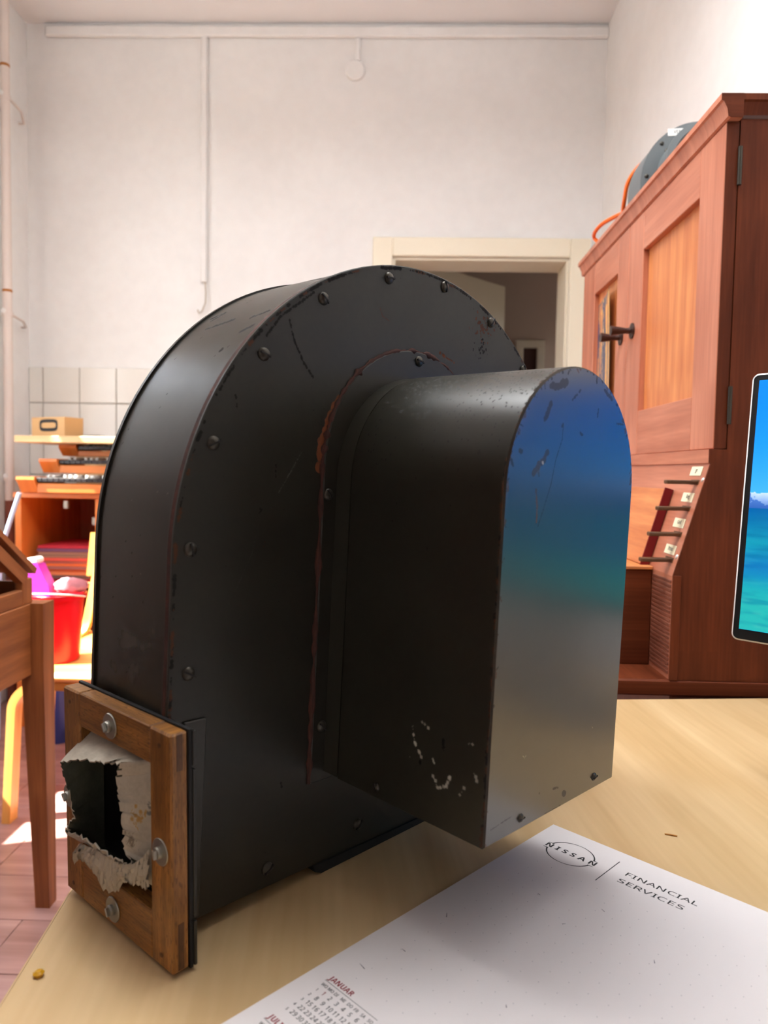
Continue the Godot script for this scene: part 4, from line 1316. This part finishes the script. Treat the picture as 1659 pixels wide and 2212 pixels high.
	for i in 12:
		for j in 8:
			var f := func(a: float, bq: float) -> Vector3:
				var u := a / 12.0; var v := bq / 8.0
				return Vector3(0.5375 - 0.012 * pow(u, 3.0) - 0.008 * v * v * u, 1.262 + 0.33 * v - 0.012 * (1.0 - u) * v, -2.06 + 0.17 * u)
			for k in 2:
				var off := Vector3(-0.0003 + 0.0006 * k, 0, 0)
				pic.quad(f.call(i, j) + off, f.call(i + 1, j) + off, f.call(i + 1, j + 1) + off, f.call(i, j + 1) + off, Vector3(-1 + 2 * k, 0.05, 0.1), Vector2(i / 12.0, 1.0 - j / 8.0), Vector2((i + 1) / 12.0, 1.0 - j / 8.0), Vector2((i + 1) / 12.0, 1.0 - (j + 1) / 8.0), Vector2(i / 12.0, 1.0 - (j + 1) / 8.0))
	var pmt := mat(Color.WHITE, 0.3)
	pmt.albedo_texture = ImageTexture.create_from_image(im)
	tag(put("picture_print", pic.mesh(), pmt), "curling blue and gold picture print in the sunk panel of an organ door", "picture")

	# small grey blower on the organ
	var g := thing("small_blower", "small grey fan housing standing on top of the mahogany organ", "blower")
	g.transform = Transform3D(Basis(Vector3(1, 0, -0.03), Vector3.UP, Vector3(0.03, 0, 1)).orthonormalized(), Vector3(0.561, 1.739, -1.8))
	var light := mat(srgb(98, 104, 106), 0.38)
	var dark := light
	var r := 0.142
	put("casing_band", MB.new().prism(arch(0.0, 2 * r, 0.0, 0.076, 40), -0.095, -0.004, 3).mesh(), light, g)
	put("front_plate", MB.new().prism(arch(0.0, 2 * r, 0.0, 0.076, 40, 0.002), -0.004, 0.0, 3).mesh(), dark, g)
	var dm := MB.new()
	dm.t = Transform3D(Basis(Vector3.RIGHT, Vector3.BACK, Vector3.DOWN), Vector3(0.124, 0.094, 0.0))
	dm.lathe([Vector2(0.088, 0.0), Vector2(0.088, 0.07)], 40)
	put("motor_drum", dm.mesh(), light, g)
	var dc := MB.new()
	dc.t = dm.t
	dc.lathe([Vector2(0.088, 0.066), Vector2(0.094, 0.066), Vector2(0.094, 0.075), Vector2(0.08, 0.077), Vector2(0.078, 0.073), Vector2(0.0, 0.073)], 40)
	put("drum_cover", dc.mesh(), dark, g)
	var of := Basis(Vector3.RIGHT, Vector3.BACK, Vector3.DOWN)
	for q in [[0.046, 0.167], [0.058, 0.15], [0.012, 0.09], [0.25, 0.16], [0.268, 0.09]]:
		screw(g, Vector3(q[0], q[1], 0.0), 0.005, 0.5, of, M.iron)
	var np := put("nameplate", bb(Vector3(-0.037, -0.0085, 0.0), Vector3(0.037, 0.0085, 0.001), 0.0005), M.white_plastic, g)
	np.position = Vector3(0.096, 0.1945, 0.0002)
	np.rotation.z = 0.05
	put2("lettering", text_mesh("VENTOLA", 0.008, 0.0003, "Droid Sans", HORIZONTAL_ALIGNMENT_CENTER), M.ink, np, Vector3(0, -0.006, 0.0011))
	# orange cable beside it
	var cv := Curve3D.new()
	for q in CABLE:
		cv.add_point(q)
	for i in range(1, CABLE.size() - 1):
		var tg: Vector3 = (CABLE[i + 1] - CABLE[i - 1]) / 6.0
		cv.set_point_in(i, -tg)
		cv.set_point_out(i, tg)
	cv.bake_interval = 0.008
	var cb2 := Array(cv.get_baked_points())
	tag(put("orange_cable", MB.new().tube(cb2, 0.0055, 8).mesh(), mat(srgb(236, 104, 24), 0.4)), "orange electric cable looping beside the small grey blower", "cable")

# ---------------------------------------------------------------- organ console in the back corner
func console() -> void:
	var c := thing("organ_console", "orange pine organ console with three keyboards in the tiled corner", "organ console")
	var x0 := -1.62; var x1 := -0.5; var zf := -3.0; var zb := -3.58
	# lower case: sides, top, shelf, back
	for e in [[x0, x0 + 0.028], [-1.28, -1.252], [x1 - 0.028, x1]]:
		put("side_board", bb(Vector3(e[0], 0, zb), Vector3(e[1], 0.978, zf), 0.002, 1), M.pine, c)
	put("key_bed", bb(Vector3(x0 - 0.005, 0.978, zb), Vector3(x1, 1.0, zf + 0.005), 0.002, 0), M.pine, c)
	put("shelf_board", bb(Vector3(x0 + 0.028, 0.6, zb + 0.02), Vector3(-1.28, 0.622, zf - 0.02), 0.001, 0), M.pine, c)
	put("shelf_board", bb(Vector3(-1.252, 0.6, zb + 0.02), Vector3(x1 - 0.028, 0.622, zf - 0.02), 0.001, 0), M.pine, c)
	put("back_board", bb(Vector3(x0 + 0.028, 0.1, zb), Vector3(x1 - 0.028, 0.978, zb + 0.02), 0.0, 1), M.mahog, c)
	for e in [[-1.42, 0.968], [-1.30, 0.9]]:
		put("cupboard_hinge", bb(Vector3(e[0], e[1] - 0.035, zf - 0.03), Vector3(e[0] + 0.02, e[1], zf - 0.012), 0.003), M.zinc, c)
	# music shelf on the uprights
	put("upper_shelf", bb(Vector3(x0 + 0.005, 1.208, -3.3), Vector3(x1, 1.237, -2.99), 0.003, 0), M.shelf_pine, c)
	put("upright", bb(Vector3(x0 + 0.006, 1.0, -3.58), Vector3(x0 + 0.16, 1.208, -3.565), 0.002, 1), M.shelf_pine, c)
	put("upper_back", bb(Vector3(x0 + 0.16, 1.0, -3.58), Vector3(x1, 1.208, -3.565), 0.002, 0), M.mahog_panel, c)
	put("upright", bb(Vector3(x1 - 0.02, 1.0, -3.3), Vector3(x1, 1.208, -3.0), 0.002, 1), M.shelf_pine, c)
	# three manuals, stepped
	var white_key := mat(srgb(226, 224, 216), 0.25)
	var black_key := mat(srgb(38, 34, 36), 0.3)
	var man := [[-1.578, 1.001, 1.066, -2.945], [-1.525, 1.082, 1.142, -3.03], [-1.475, 1.156, 1.204, -3.1]]
	for m in 3:
		var e = man[m]
		var kb := Node3D.new()
		kb.name = "keyboard"
		c.add_child(kb, true)
		kb.set_meta("label", ["lowest keyboard of the console", "middle keyboard of the console", "topmost keyboard of the console"][m])
		var blk := MB.new()
		blk.t = Transform3D(Basis(Vector3(0, 0, -1), Vector3.UP, Vector3.RIGHT), Vector3(e[0], 0, e[3]))
		blk.prism(PackedVector2Array([Vector2(0.03, e[1]), Vector2(0.26, e[1]), Vector2(0.26, e[2]), Vector2(-0.01, e[2]), Vector2(-0.012, e[2] - 0.012)]), 0.0, 0.075, 3)
		put("key_cheek", blk.mesh(), M.pine, kb)
		put("key_slip", bb(Vector3(e[0] + 0.075, e[1], e[3] - 0.03), Vector3(x1 - 0.03, e[2] - 0.026, e[3] - 0.012), 0.002, 0), M.pine, kb)
		put("key_frame", bb(Vector3(e[0] + 0.075, e[1], e[3] - 0.24), Vector3(x1 - 0.03, e[2] - 0.028, e[3] - 0.03), 0.0, 0), M.black, kb)
		var x: float = e[0] + 0.077
		var i := 0
		while x < x1 - 0.06:
			put("natural_key", bb(Vector3(x, e[2] - 0.02, e[3] - 0.16), Vector3(x + 0.0222, e[2] - 0.004, e[3] - 0.005), 0.0015), black_key, kb)
			if i % 7 in [0, 1, 3, 4, 5]:
				put("sharp_key", bb(Vector3(x + 0.0155, e[2] - 0.006, e[3] - 0.15), Vector3(x + 0.0285, e[2] + 0.009, e[3] - 0.058), 0.003), white_key, kb)
			x += 0.0233
			i += 1
	# pale blue tube leaning in front of the side board
	tag(put("plastic_tube", MB.new().tube([Vector3(-1.545, 1.0, -2.9), Vector3(-1.575, 0.9, -2.89), Vector3(-1.6, 0.81, -2.88), Vector3(-1.612, 0.72, -2.87), Vector3(-1.616, 0.4, -2.86), Vector3(-1.618, 0.0, -2.85)], 0.009, 10).mesh(), mat(srgb(176, 200, 232), 0.2)), "thin pale blue plastic tube hanging from the console key bed", "tube")
	# cardboard box on the shelf
	var bx1 := thing("cardboard_box", "small brown cardboard box with a dark print on the console shelf", "box", Vector3(-1.5, 1.2372, -3.1), deg_to_rad(-24))
	put("carton", bb(Vector3(-0.1, 0, -0.07), Vector3(0.1, 0.082, 0.03), 0.002), mat(srgb(198, 156, 106), 0.85), bx1)
	var pr := MB.new()
	for k in 28:
		var a0 := TAU * k / 28.0; var a1 := TAU * (k + 1) / 28.0
		var P := func(a: float, f: float) -> Vector3: return Vector3(0.005 + (0.055 * signf(cos(a)) * pow(absf(cos(a)), 0.5)) * f, 0.047 + 0.026 * signf(sin(a)) * pow(absf(sin(a)), 0.5) * (f if f > 0.9 else 0.45), 0.0305)
		pr.quad(P.call(a0, 1.0), P.call(a1, 1.0), P.call(a1, 0.8), P.call(a0, 0.8), Vector3.BACK)
	put("print", pr.mesh(), M.ink, bx1)
	tag(put("small_tray", bb(Vector3(-1.36, 1.2372, -3.12), Vector3(-1.28, 1.246, -3.06), 0.003), mat(srgb(120, 124, 112), 0.6)), "flat grey green tray on the console shelf", "tray")
	# folders in the compartment
	var tones := [srgb(178, 60, 80), srgb(96, 70, 60), srgb(214, 120, 70), srgb(196, 90, 40), srgb(150, 88, 76), srgb(220, 106, 44), srgb(180, 110, 96), srgb(206, 72, 52), srgb(130, 90, 66), srgb(170, 120, 96), srgb(98, 62, 90), srgb(190, 30, 46)]
	var fy := 0.6222
	for i in 12:
		var f := MB.new()
		var th := 0.0125 if i < 11 else 0.012
		var w := 0.225 + rng.randf_range(-0.008, 0.008)
		var dx := rng.randf_range(-0.008, 0.008)
		var pts := []
		for k in 9:
			var u := k / 8.0
			pts.append(Vector3(-1.43 - w / 2 + w * u + dx, fy + th * 0.5 + 0.0, 0))
		f.strip(pts, Vector3(0, 0, 1), 0.31, th - 0.0006)
		var o := put("folder", f.mesh(), mat(tones[i], 0.7))
		o.position.z = -3.2 + rng.randf_range(-0.012, 0.012)
		var lab: String = ["crimson folder lowest in the compartment stack of the console", "grey brown folder near the bottom of the console folder stack", "apricot folder low in the console folder stack", "rust orange folder above the apricot one in the console", "dull rose brown folder between two orange ones in the console", "vivid orange folder in the middle of the console folder stack", "pinkish tan folder resting on the vivid orange one", "vermilion folder above the pinkish tan one in the console", "earth brown folder above the vermilion one in the console", "light tan folder near the top of the console folder stack", "purple folder just under the topmost red one in the console", "bright red folder topping the stack in the console compartment"][i]
		tag(o, lab, "folder", "folders stacked in the console compartment")
		fy += th

# ---------------------------------------------------------------- brown table with the sloping box
func side_table() -> void:
	var t := thing("side_table", "brown wooden table with tapered legs and a deep apron", "table")
	var x1 := -0.867; var z0 := -1.785; var x0 := -1.3; var z1 := -1.1
	for e in [[x1, z0, 1, 1], [x0, z0, -1, 1], [x1, z1, 1, -1], [x0, z1, -1, -1]]:
		var m := MB.new()
		var w0 := 0.055; var w1 := 0.036
		var sx: float = -e[2]; var sz: float = e[3]
		# tapered on the inner faces
		var top := [Vector3(e[0], 0.7762, e[1]), Vector3(e[0] + sx * w0, 0.7762, e[1]), Vector3(e[0] + sx * w0, 0.7762, e[1] + sz * w0), Vector3(e[0], 0.7762, e[1] + sz * w0)]
		var mid := [Vector3(e[0], 0.6, e[1]), Vector3(e[0] + sx * w0, 0.6, e[1]), Vector3(e[0] + sx * w0, 0.6, e[1] + sz * w0), Vector3(e[0], 0.6, e[1] + sz * w0)]
		var bot := [Vector3(e[0], 0, e[1]), Vector3(e[0] + sx * w1, 0, e[1]), Vector3(e[0] + sx * w1, 0, e[1] + sz * w1), Vector3(e[0], 0, e[1] + sz * w1)]
		var ctr := Vector3(e[0] + sx * 0.02, 0, e[1] + sz * 0.02)
		for pr in [[top, mid], [mid, bot]]:
			for k in 4:
				var a: Vector3 = pr[0][k]; var b: Vector3 = pr[0][(k + 1) % 4]; var cc: Vector3 = pr[1][(k + 1) % 4]; var d: Vector3 = pr[1][k]
				var nn := (b - a).cross(d - a).normalized()
				var out: Vector3 = (a + b + cc + d) / 4.0 - ctr
				out.y = 0
				if nn.dot(out) < 0:
					nn = -nn
				m.quad(a, b, cc, d, nn, Vector2(a.y, k * 0.06), Vector2(b.y, k * 0.06 + 0.05), Vector2(cc.y, k * 0.06 + 0.05), Vector2(d.y, k * 0.06))
		m.quad(top[0], top[1], top[2], top[3], Vector3.UP)
		m.quad(bot[0], bot[1], bot[2], bot[3], Vector3.DOWN)
		put("leg", m.mesh(), M.table, t)
	put("apron", bb(Vector3(x1 - 0.052, 0.6, z0 + 0.055), Vector3(x1 - 0.03, 0.776, z1 - 0.055), 0.002, 2), M.table, t)
	put("apron", bb(Vector3(x0 + 0.03, 0.6, z0 + 0.055), Vector3(x0 + 0.052, 0.776, z1 - 0.055), 0.002, 2), M.table, t)
	for z in [z0 + 0.03, z1 - 0.052]:
		put("apron", bb(Vector3(x0 + 0.055, 0.6, z), Vector3(x1 - 0.055, 0.776, z + 0.022), 0.002, 0), M.table, t)
	put("table_top", bb(Vector3(x0 + 0.052, 0.756, z0 + 0.055), Vector3(x1 - 0.052, 0.776, z1 - 0.055), 0.0, 2), M.table, t)
	# box with a sloping lid, open at the side
	var b := thing("sloping_box", "open brown wooden box with a sloping lid on the side table", "box")
	var bx1 := x1 - 0.033; var bx0 := -1.26; var y0 := 0.7765
	for x in [[bx1 - 0.02, bx1], [bx0, bx0 + 0.02]]:
		put("bottom_rail", bb(Vector3(x[0], y0, -1.70), Vector3(x[1], 0.814, -1.16), 0.002, 2), M.table, b)
		put("post", bb(Vector3(x[0], y0, -1.745), Vector3(x[1], 0.838, -1.70), 0.002, 1), M.table, b)
		put("post", bb(Vector3(x[0], y0, -1.16), Vector3(x[1], 1.22, -1.115), 0.002, 1), M.table, b)
		put("slope_rail", MB.new().strip([Vector3((x[0] + x[1]) / 2, 0.836, -1.718), Vector3((x[0] + x[1]) / 2, 1.22, -1.15)], Vector3.RIGHT, 0.02, 0.03).mesh(), M.table, b)
	put("end_board", bb(Vector3(bx0 + 0.02, y0, -1.742), Vector3(bx1 - 0.02, 0.83, -1.728), 0.001, 0), M.table, b)
	put("inner_board", bb(Vector3(bx0 + 0.03, y0, -1.72), Vector3(bx0 + 0.04, 0.83, -1.17), 0.0, 2), M.table, b)
	put("floor_board", bb(Vector3(bx0 + 0.02, y0, -1.72), Vector3(bx1 - 0.02, y0 + 0.008, -1.17), 0.0, 2), M.table, b)
	put("lid", MB.new().strip([Vector3((bx0 + bx1) / 2, 0.853, -1.752), Vector3((bx0 + bx1) / 2, 1.255, -1.157)], Vector3.RIGHT, bx1 - bx0 + 0.012, 0.014).mesh(), M.table, b)
	tag(put("black_case", bb(Vector3(-1.06, y0 + 0.0085, -1.66), Vector3(-0.94, 0.85, -1.56), 0.006), M.black), "small black case lying inside the sloping wooden box", "case")

# ---------------------------------------------------------------- chair, stool and what stands on them
func seats() -> void:
	var s := thing("bentwood_stool", "orange bentwood stool carrying the red bucket", "stool", Vector3(-1.0, 0.081, -2.3))
	put("seat", bb(Vector3(-0.18, 0.375, -0.16), Vector3(0.18, 0.403, 0.16), 0.012, 0), M.ply, s)
	for z in [0.11, -0.11]:
		var p := []
		for k in 7:
			p.append(Vector3(-0.19 - 0.02 * (1.0 - k / 6.0), -0.081 + k * 0.0585, z))
		for k in range(1, 9):
			var a := PI / 2 * k / 8.0
			p.append(Vector3(-0.19 + 0.085 * (1.0 - cos(a)), 0.27 + 0.085 * sin(a), z))
		for k in range(0, 9):
			var a := PI / 2 * k / 8.0
			p.append(Vector3(0.155 - 0.085 + 0.085 * sin(a), 0.27 + 0.085 * cos(a), z))
		for k in range(1, 7):
			p.append(Vector3(0.155 + 0.02 * k / 6.0, 0.27 - k * 0.0585, z))
		put("leg_bow", MB.new().strip(p, Vector3(0, 0, 1), 0.045, 0.026).mesh(), M.ply, s)
	put("stretcher", bb(Vector3(-0.06, 0.342, -0.087), Vector3(-0.02, 0.3745, 0.087), 0.004, 2), M.ply, s)

	var c := thing("bentwood_chair", "sunlit pale bentwood chair with curved back posts", "chair", Vector3(-1.1, 0, -2.66), deg_to_rad(-10))
	c.scale = Vector3(1.0, 1.02, 0.75)
	var seat := []
	for k in 10:
		var u := k / 9.0
		seat.append(Vector3(0, 0.44 - 0.02 * sin(u * PI) + 0.008 * u, 0.2 - 0.38 * u))
	put("seat", MB.new().strip(seat, Vector3.RIGHT, 0.37, 0.014).mesh(), M.ply, c)
	for sx in [-1.0, 1.0]:
		var post := []
		for k in 9:
			var a := PI / 2 * k / 8.0
			post.append(Vector3(sx * (0.165 - 0.02 * k / 8.0), 0.52 - 0.08 * cos(a), -0.08 - 0.08 * sin(a)))
		for k in range(1, 8):
			post.append(Vector3(sx * (0.145 - 0.006 * k), 0.52 + k * 0.047, -0.16 - k * 0.011))
		post.push_front(Vector3(sx * 0.168, 0.44, 0.12))
		put("back_post", MB.new().strip(post, Vector3.RIGHT, 0.034, 0.022).mesh(), M.ply, c)
		var leg := []
		for k in 6:
			leg.append(Vector3(sx * 0.17, k * 0.07, 0.17 + 0.012 * (1.0 - k / 5.0)))
		for k in range(1, 9):
			var a := PI / 2 * k / 8.0
			leg.append(Vector3(sx * 0.17, 0.35 + 0.075 * sin(a), 0.17 - 0.075 * (1.0 - cos(a))))
		for k in range(0, 9):
			var a := PI / 2 * k / 8.0
			leg.append(Vector3(sx * 0.17, 0.35 + 0.075 * cos(a), -0.11 - 0.075 * sin(a)))
		for k in range(1, 6):
			leg.append(Vector3(sx * 0.17, 0.35 - k * 0.07, -0.185 - 0.012 * k / 5.0))
		put("leg_bow", MB.new().strip(leg, Vector3.RIGHT, 0.036, 0.022).mesh(), M.ply, c)
	var back := []
	for k in 9:
		var u := k / 8.0 * 2.0 - 1.0
		back.append(Vector3(u * 0.165, 0.75, -0.20 - 0.035 * (1.0 - u * u)))
	put("backrest", MB.new().strip(back, Vector3(0, 0.97, -0.23).normalized(), 0.17, 0.012).mesh(), M.ply, c)

	# bucket
	var bk := thing("bucket", "bright red plastic bucket on the orange stool", "bucket", Vector3(-1.103, 0.4845, -2.3))
	bk.scale = Vector3.ONE * 0.9
	var red := mat(srgb(224, 14, 34), 0.3)
	put("pail", MB.new().lathe([Vector2(0.0, 0.0), Vector2(0.066, 0.0), Vector2(0.07, 0.006), Vector2(0.088, 0.236), Vector2(0.085, 0.236), Vector2(0.067, 0.009), Vector2(0.0, 0.008)], 40).mesh(), red, bk)
	put("rim", MB.new().lathe([Vector2(0.087, 0.226), Vector2(0.096, 0.226), Vector2(0.097, 0.242), Vector2(0.094, 0.246), Vector2(0.086, 0.244), Vector2(0.0855, 0.236)], 40).mesh(), red, bk)
	var hn := []
	for k in 25:
		var a := PI * k / 24.0
		hn.append(Vector3(cos(a) * 0.098, 0.232 + 0.022 * sin(a), sin(a) * 0.094))
	put("handle", MB.new().tube(hn, 0.003, 8).mesh(), M.white_plastic, bk)
	# things in the bucket
	var sp := thing("spray_cleaner", "magenta plastic bottle leaning in the red bucket", "bottle", Vector3(0, 0, 0))
	sp.position = bk.position + Vector3(-0.022, 0.04, 0.0)
	var bm := MB.new()
	bm.t = Transform3D(Basis(Vector3(0, 0, 1), 0.16), Vector3.ZERO)
	bm.prism(PackedVector2Array([Vector2(-0.022, 0.0), Vector2(0.026, 0.0), Vector2(0.034, 0.2), Vector2(0.012, 0.275), Vector2(-0.012, 0.28), Vector2(-0.026, 0.27)]), -0.024, 0.024, 3)
	put("flask", bm.mesh(), mat(srgb(206, 60, 190), 0.3), sp)
	var cm := MB.new()
	cm.t = bm.t
	cm.box(Vector3(-0.007, 0.287, 0), Vector3(0.042, 0.022, 0.042), 0.006)
	put("cap", cm.mesh(), mat(srgb(238, 226, 214), 0.4), sp)
	var rag := MB.new()
	var nz2 := FastNoiseLite.new()
	nz2.seed = 8
	nz2.frequency = 22.0
	var g := []
	for i in 25:
		var row := []
		for j in 13:
			var th := TAU * i / 24.0; var ph := PI * j / 12.0
			var d := Vector3(sin(ph) * cos(th), cos(ph), sin(ph) * sin(th))
			row.append(Vector3(0.062, 0.028, 0.05) * d * (1.0 + 0.35 * nz2.get_noise_3dv(d * 0.12)))
		g.append(row)
	for i in 24:
		for j in 12:
			var n0: Vector3 = g[i][j].normalized(); var n1: Vector3 = g[i + 1][j].normalized(); var n2: Vector3 = g[i + 1][j + 1].normalized(); var n3: Vector3 = g[i][j + 1].normalized()
			rag.tri(g[i][j], g[i + 1][j], g[i + 1][j + 1], n0, n1, n2)
			rag.tri(g[i][j], g[i + 1][j + 1], g[i][j + 1], n0, n2, n3)
	var ro := put("cleaning_cloth", rag.mesh(), mat(srgb(236, 150, 158), 0.9))
	ro.position = Vector3(-1.06, 0.728, -2.3)
	ro.scale = Vector3.ONE * 0.85
	tag(ro, "crumpled pink cleaning cloth hanging over the bucket rim", "cloth")
	# blue bin and crate on the floor
	var bin := thing("blue_bin", "dark blue plastic bin standing behind the chair", "bin", Vector3(-1.29, 0, -2.96 + 0.0))
	bin.position = Vector3(-1.385, 0, -2.885)
	bin.scale = Vector3(0.68, 1.06, 0.68)
	var blue := mat(srgb(36, 62, 150), 0.35)
	put("body", MB.new().lathe([Vector2(0.0, 0.0), Vector2(0.1, 0.0), Vector2(0.125, 0.5), Vector2(0.121, 0.5), Vector2(0.097, 0.006), Vector2(0.0, 0.006)], 36).mesh(), blue, bin)
	put("rim", MB.new().lathe([Vector2(0.124, 0.492), Vector2(0.132, 0.492), Vector2(0.132, 0.508), Vector2(0.121, 0.508), Vector2(0.1205, 0.5)], 36).mesh(), mat(srgb(52, 120, 214), 0.3), bin)
	var cr := thing("blue_crate", "low dark blue plastic crate with a round red sticker under the console", "crate", Vector3(-1.44, 0.0, -3.38))
	put("crate_wall", bb(Vector3(-0.13, 0, 0.09), Vector3(0.14, 0.19, 0.1), 0.002), blue, cr)
	put("crate_wall", bb(Vector3(-0.13, 0, -0.1), Vector3(0.14, 0.19, -0.09), 0.002), blue, cr)
	put("crate_wall", bb(Vector3(-0.13, 0, -0.09), Vector3(-0.12, 0.19, 0.09), 0.002), blue, cr)
	put("crate_wall", bb(Vector3(0.13, 0, -0.09), Vector3(0.14, 0.19, 0.09), 0.002), blue, cr)
	put("crate_base", bb(Vector3(-0.12, 0, -0.09), Vector3(0.13, 0.012, 0.09)), blue, cr)
	put("crate_rim", bb(Vector3(-0.135, 0.0, 0.1), Vector3(0.145, 0.02, 0.106), 0.002), mat(srgb(60, 110, 200), 0.35), cr)
	put2("round_sticker", MB.new().lathe([Vector2(0.045, 0.0), Vector2(0.045, 0.001), Vector2(0.0, 0.001)], 28).mesh(), mat(srgb(226, 40, 44), 0.35), cr, Vector3(-0.05, 0.11, 0.1), Vector3(PI / 2, 0, 0))

# ---------------------------------------------------------------- pipe, duct, rosette, wire
func wall_fittings() -> void:
	var white := mat(srgb(226, 214, 206), 0.5)
	var p := thing("heating_pipe", "white painted heating pipe with rusty clamps running up the wall", "pipe", Vector3(-1.815, 0, -3.32))
	put("pipe_run", MB.new().tube([Vector3(0, 0.95, 0), Vector3(0, 2.0, 0), Vector3(0, CEIL, 0)], 0.0205, 20).mesh(), white, p)
	put("pipe_foot", MB.new().tube([Vector3(0, 0.0, 0), Vector3(0, 0.95, 0)], 0.0215, 20).mesh(), mat(srgb(120, 62, 46), 0.6), p)
	for y in [2.76, 1.80, 1.05]:
		put("clamp", MB.new().lathe([Vector2(0.0205, y - 0.01), Vector2(0.0245, y - 0.01), Vector2(0.0245, y + 0.01), Vector2(0.0205, y + 0.01)], 20).mesh(), white, p)
		put("bracket", MB.new().tube([Vector3(0.015, y, -0.01), Vector3(0.02, y - 0.012, -0.1), Vector3(-0.02, y - 0.02, -0.2), Vector3(-0.044, y - 0.02, -0.2)], 0.006, 8).mesh(), white, p)
		put2("clamp_screw", MB.new().lathe([Vector2(0.011, 0.0), Vector2(0.011, 0.004), Vector2(0.0, 0.006)], 16).mesh(), M.white_plastic, p, Vector3(-0.006, y + 0.012, 0.022), Vector3(PI / 2, 0, 0))
	for y in [2.9, 1.905]:
		put("rust_ring", MB.new().lathe([Vector2(0.0206, y - 0.006), Vector2(0.0214, y - 0.004), Vector2(0.0214, y + 0.004), Vector2(0.0206, y + 0.006)], 20).mesh(), mat(srgb(178, 112, 48), 0.85), p)
	var c := thing("cable_duct", "white vertical cable duct on the back wall ending in a loose wire", "cable duct", Vector3(-0.987, 0, BACK))
	put("duct", bb(Vector3(-0.014, 2.02, 0.0), Vector3(0.014, 3.18, 0.022), 0.004), M.wall, c)
	put("loose_wire", MB.new().tube([Vector3(0.006, 2.03, 0.012), Vector3(0.012, 1.97, 0.016), Vector3(0.01, 1.92, 0.018), Vector3(-0.006, 1.88, 0.02), Vector3(-0.02, 1.868, 0.025), Vector3(-0.025, 1.885, 0.03)], 0.004, 8).mesh(), mat(srgb(196, 184, 168), 0.6), c)
	var r := thing("ceiling_junction_box", "round white junction box painted over on the back wall", "junction box", Vector3(-0.26, 3.03, BACK))
	put2("cover", MB.new().lathe([Vector2(0.047, 0.0), Vector2(0.047, 0.012), Vector2(0.043, 0.016), Vector2(0.0, 0.018)], 32).mesh(), M.wall, r, Vector3.ZERO, Vector3(PI / 2, 0, 0))
	put("duct", bb(Vector3(0.0, 0.045, 0.0), Vector3(0.022, 0.15, 0.016), 0.003), M.wall, r)

func small_things() -> void:
	var m := MB.new()
	m.t = Transform3D(Basis(Vector3.UP, 0.5), Vector3(-0.2577, DESK + 0.0022, -0.5025))
	m.lathe([Vector2(0.0, -0.0021), Vector2(0.0035, -0.0018), Vector2(0.0042, 0.0004), Vector2(0.002, 0.002), Vector2(0.0, 0.0021)], 7)
	tag(put("resin_crumb", m.mesh(), mat(srgb(206, 150, 20), 0.3)), "tiny amber crumb lying near the desk edge", "crumb")
	var s := MB.new()
	s.t = Transform3D(Basis(Vector3.UP, -0.35), Vector3(0.2837, DESK + 0.0006, -0.7381))
	s.prism(PackedVector2Array([Vector2(-0.0055, -0.0004), Vector2(0.006, -0.0002), Vector2(0.0065, 0.0006), Vector2(0.0, 0.0009), Vector2(-0.006, 0.0004)]), -0.0007, 0.0007, 3)
	tag(put("wood_splinter", s.mesh(), mat(srgb(182, 124, 56), 0.7)), "tiny brown wood splinter lying on the desk beside the pad", "splinter")

# ---------------------------------------------------------------- out of view: the lamp, and cupboards added for dark reflections
func out_of_view() -> void:
	# unseen lamp over the desk; its upward light is added to brighten the ceiling
	var l := thing("pendant_lamp", "flat white pendant lamp over the desk with added upward light", "lamp", Vector3(-0.15, 2.8, -1.08))
	put("housing", bb(Vector3(-0.62, -0.03, -0.32), Vector3(0.62, 0.03, 0.32), 0.004), M.white_plastic, l)
	for x in [-0.5, 0.5]:
		put("hanger", MB.new().tube([Vector3(x, 0.03, 0), Vector3(x, CEIL - 2.8, 0)], 0.003, 8).mesh(), M.zinc, l)
	var g := mat(srgb(245, 245, 245), 0.5)
	g.emission_enabled = true
	g.emission = LAMP_TONE
	g.emission_energy_multiplier = 1.0
	for e in [[-1.0, 1.02], [1.0, 0.8]]:
		var y: float = e[0] * 0.0325
		put("lamp_diffuser", bb(Vector3(-0.6, y - 0.002, -0.3), Vector3(0.6, y + 0.002, 0.3)), g, l)
		var a := AreaLight3D.new()
		a.name = "lamp_light"
		a.area_size = Vector2(1.2, 0.6)
		a.area_normalize_energy = true
		a.light_energy = e[1]
		a.light_color = LAMP_TONE
		a.area_range = 8.0
		a.shadow_enabled = true
		l.add_child(a, true)
		a.position = Vector3(0, e[0] * 0.04, 0)
		a.rotation = Vector3(e[0] * PI / 2, 0, 0)
	# unseen dark cupboards added beside the camera to darken reflections
	for e in [["added_wardrobe", "added dark brown cupboard on the window side, unseen, for dark reflections", Vector3(LEFT + 0.005, 0, -0.95), Vector3(0.45, 2.0, 1.9), 1.0], ["added_bookcase", "added dark brown cupboard beyond the desk, unseen, for dark reflections", Vector3(RIGHT - 0.36, 0, -0.2), Vector3(0.355, 2.0, 1.5), -1.0]]:
		var w := thing(e[0], e[1], "cupboard", e[2])
		var sz: Vector3 = e[3]
		put("carcass", bb(Vector3.ZERO, sz, 0.004, 1), M.mahog_dark, w)
		for k in 3:
			var z0: float = sz.z * k / 3.0 + 0.008
			var z1: float = sz.z * (k + 1) / 3.0 - 0.008
			var x: float = sz.x if e[4] > 0 else 0.0
			var d := put("door", bb(Vector3(x, 0.08, z0), Vector3(x + e[4] * 0.018, sz.y - 0.05, z1), 0.003, 1), M.mahog_dark, w)
			put("handle", bb(Vector3(x + e[4] * 0.018, 1.0, z1 - 0.05), Vector3(x + e[4] * 0.04, 1.12, z1 - 0.035), 0.003), M.iron, d)
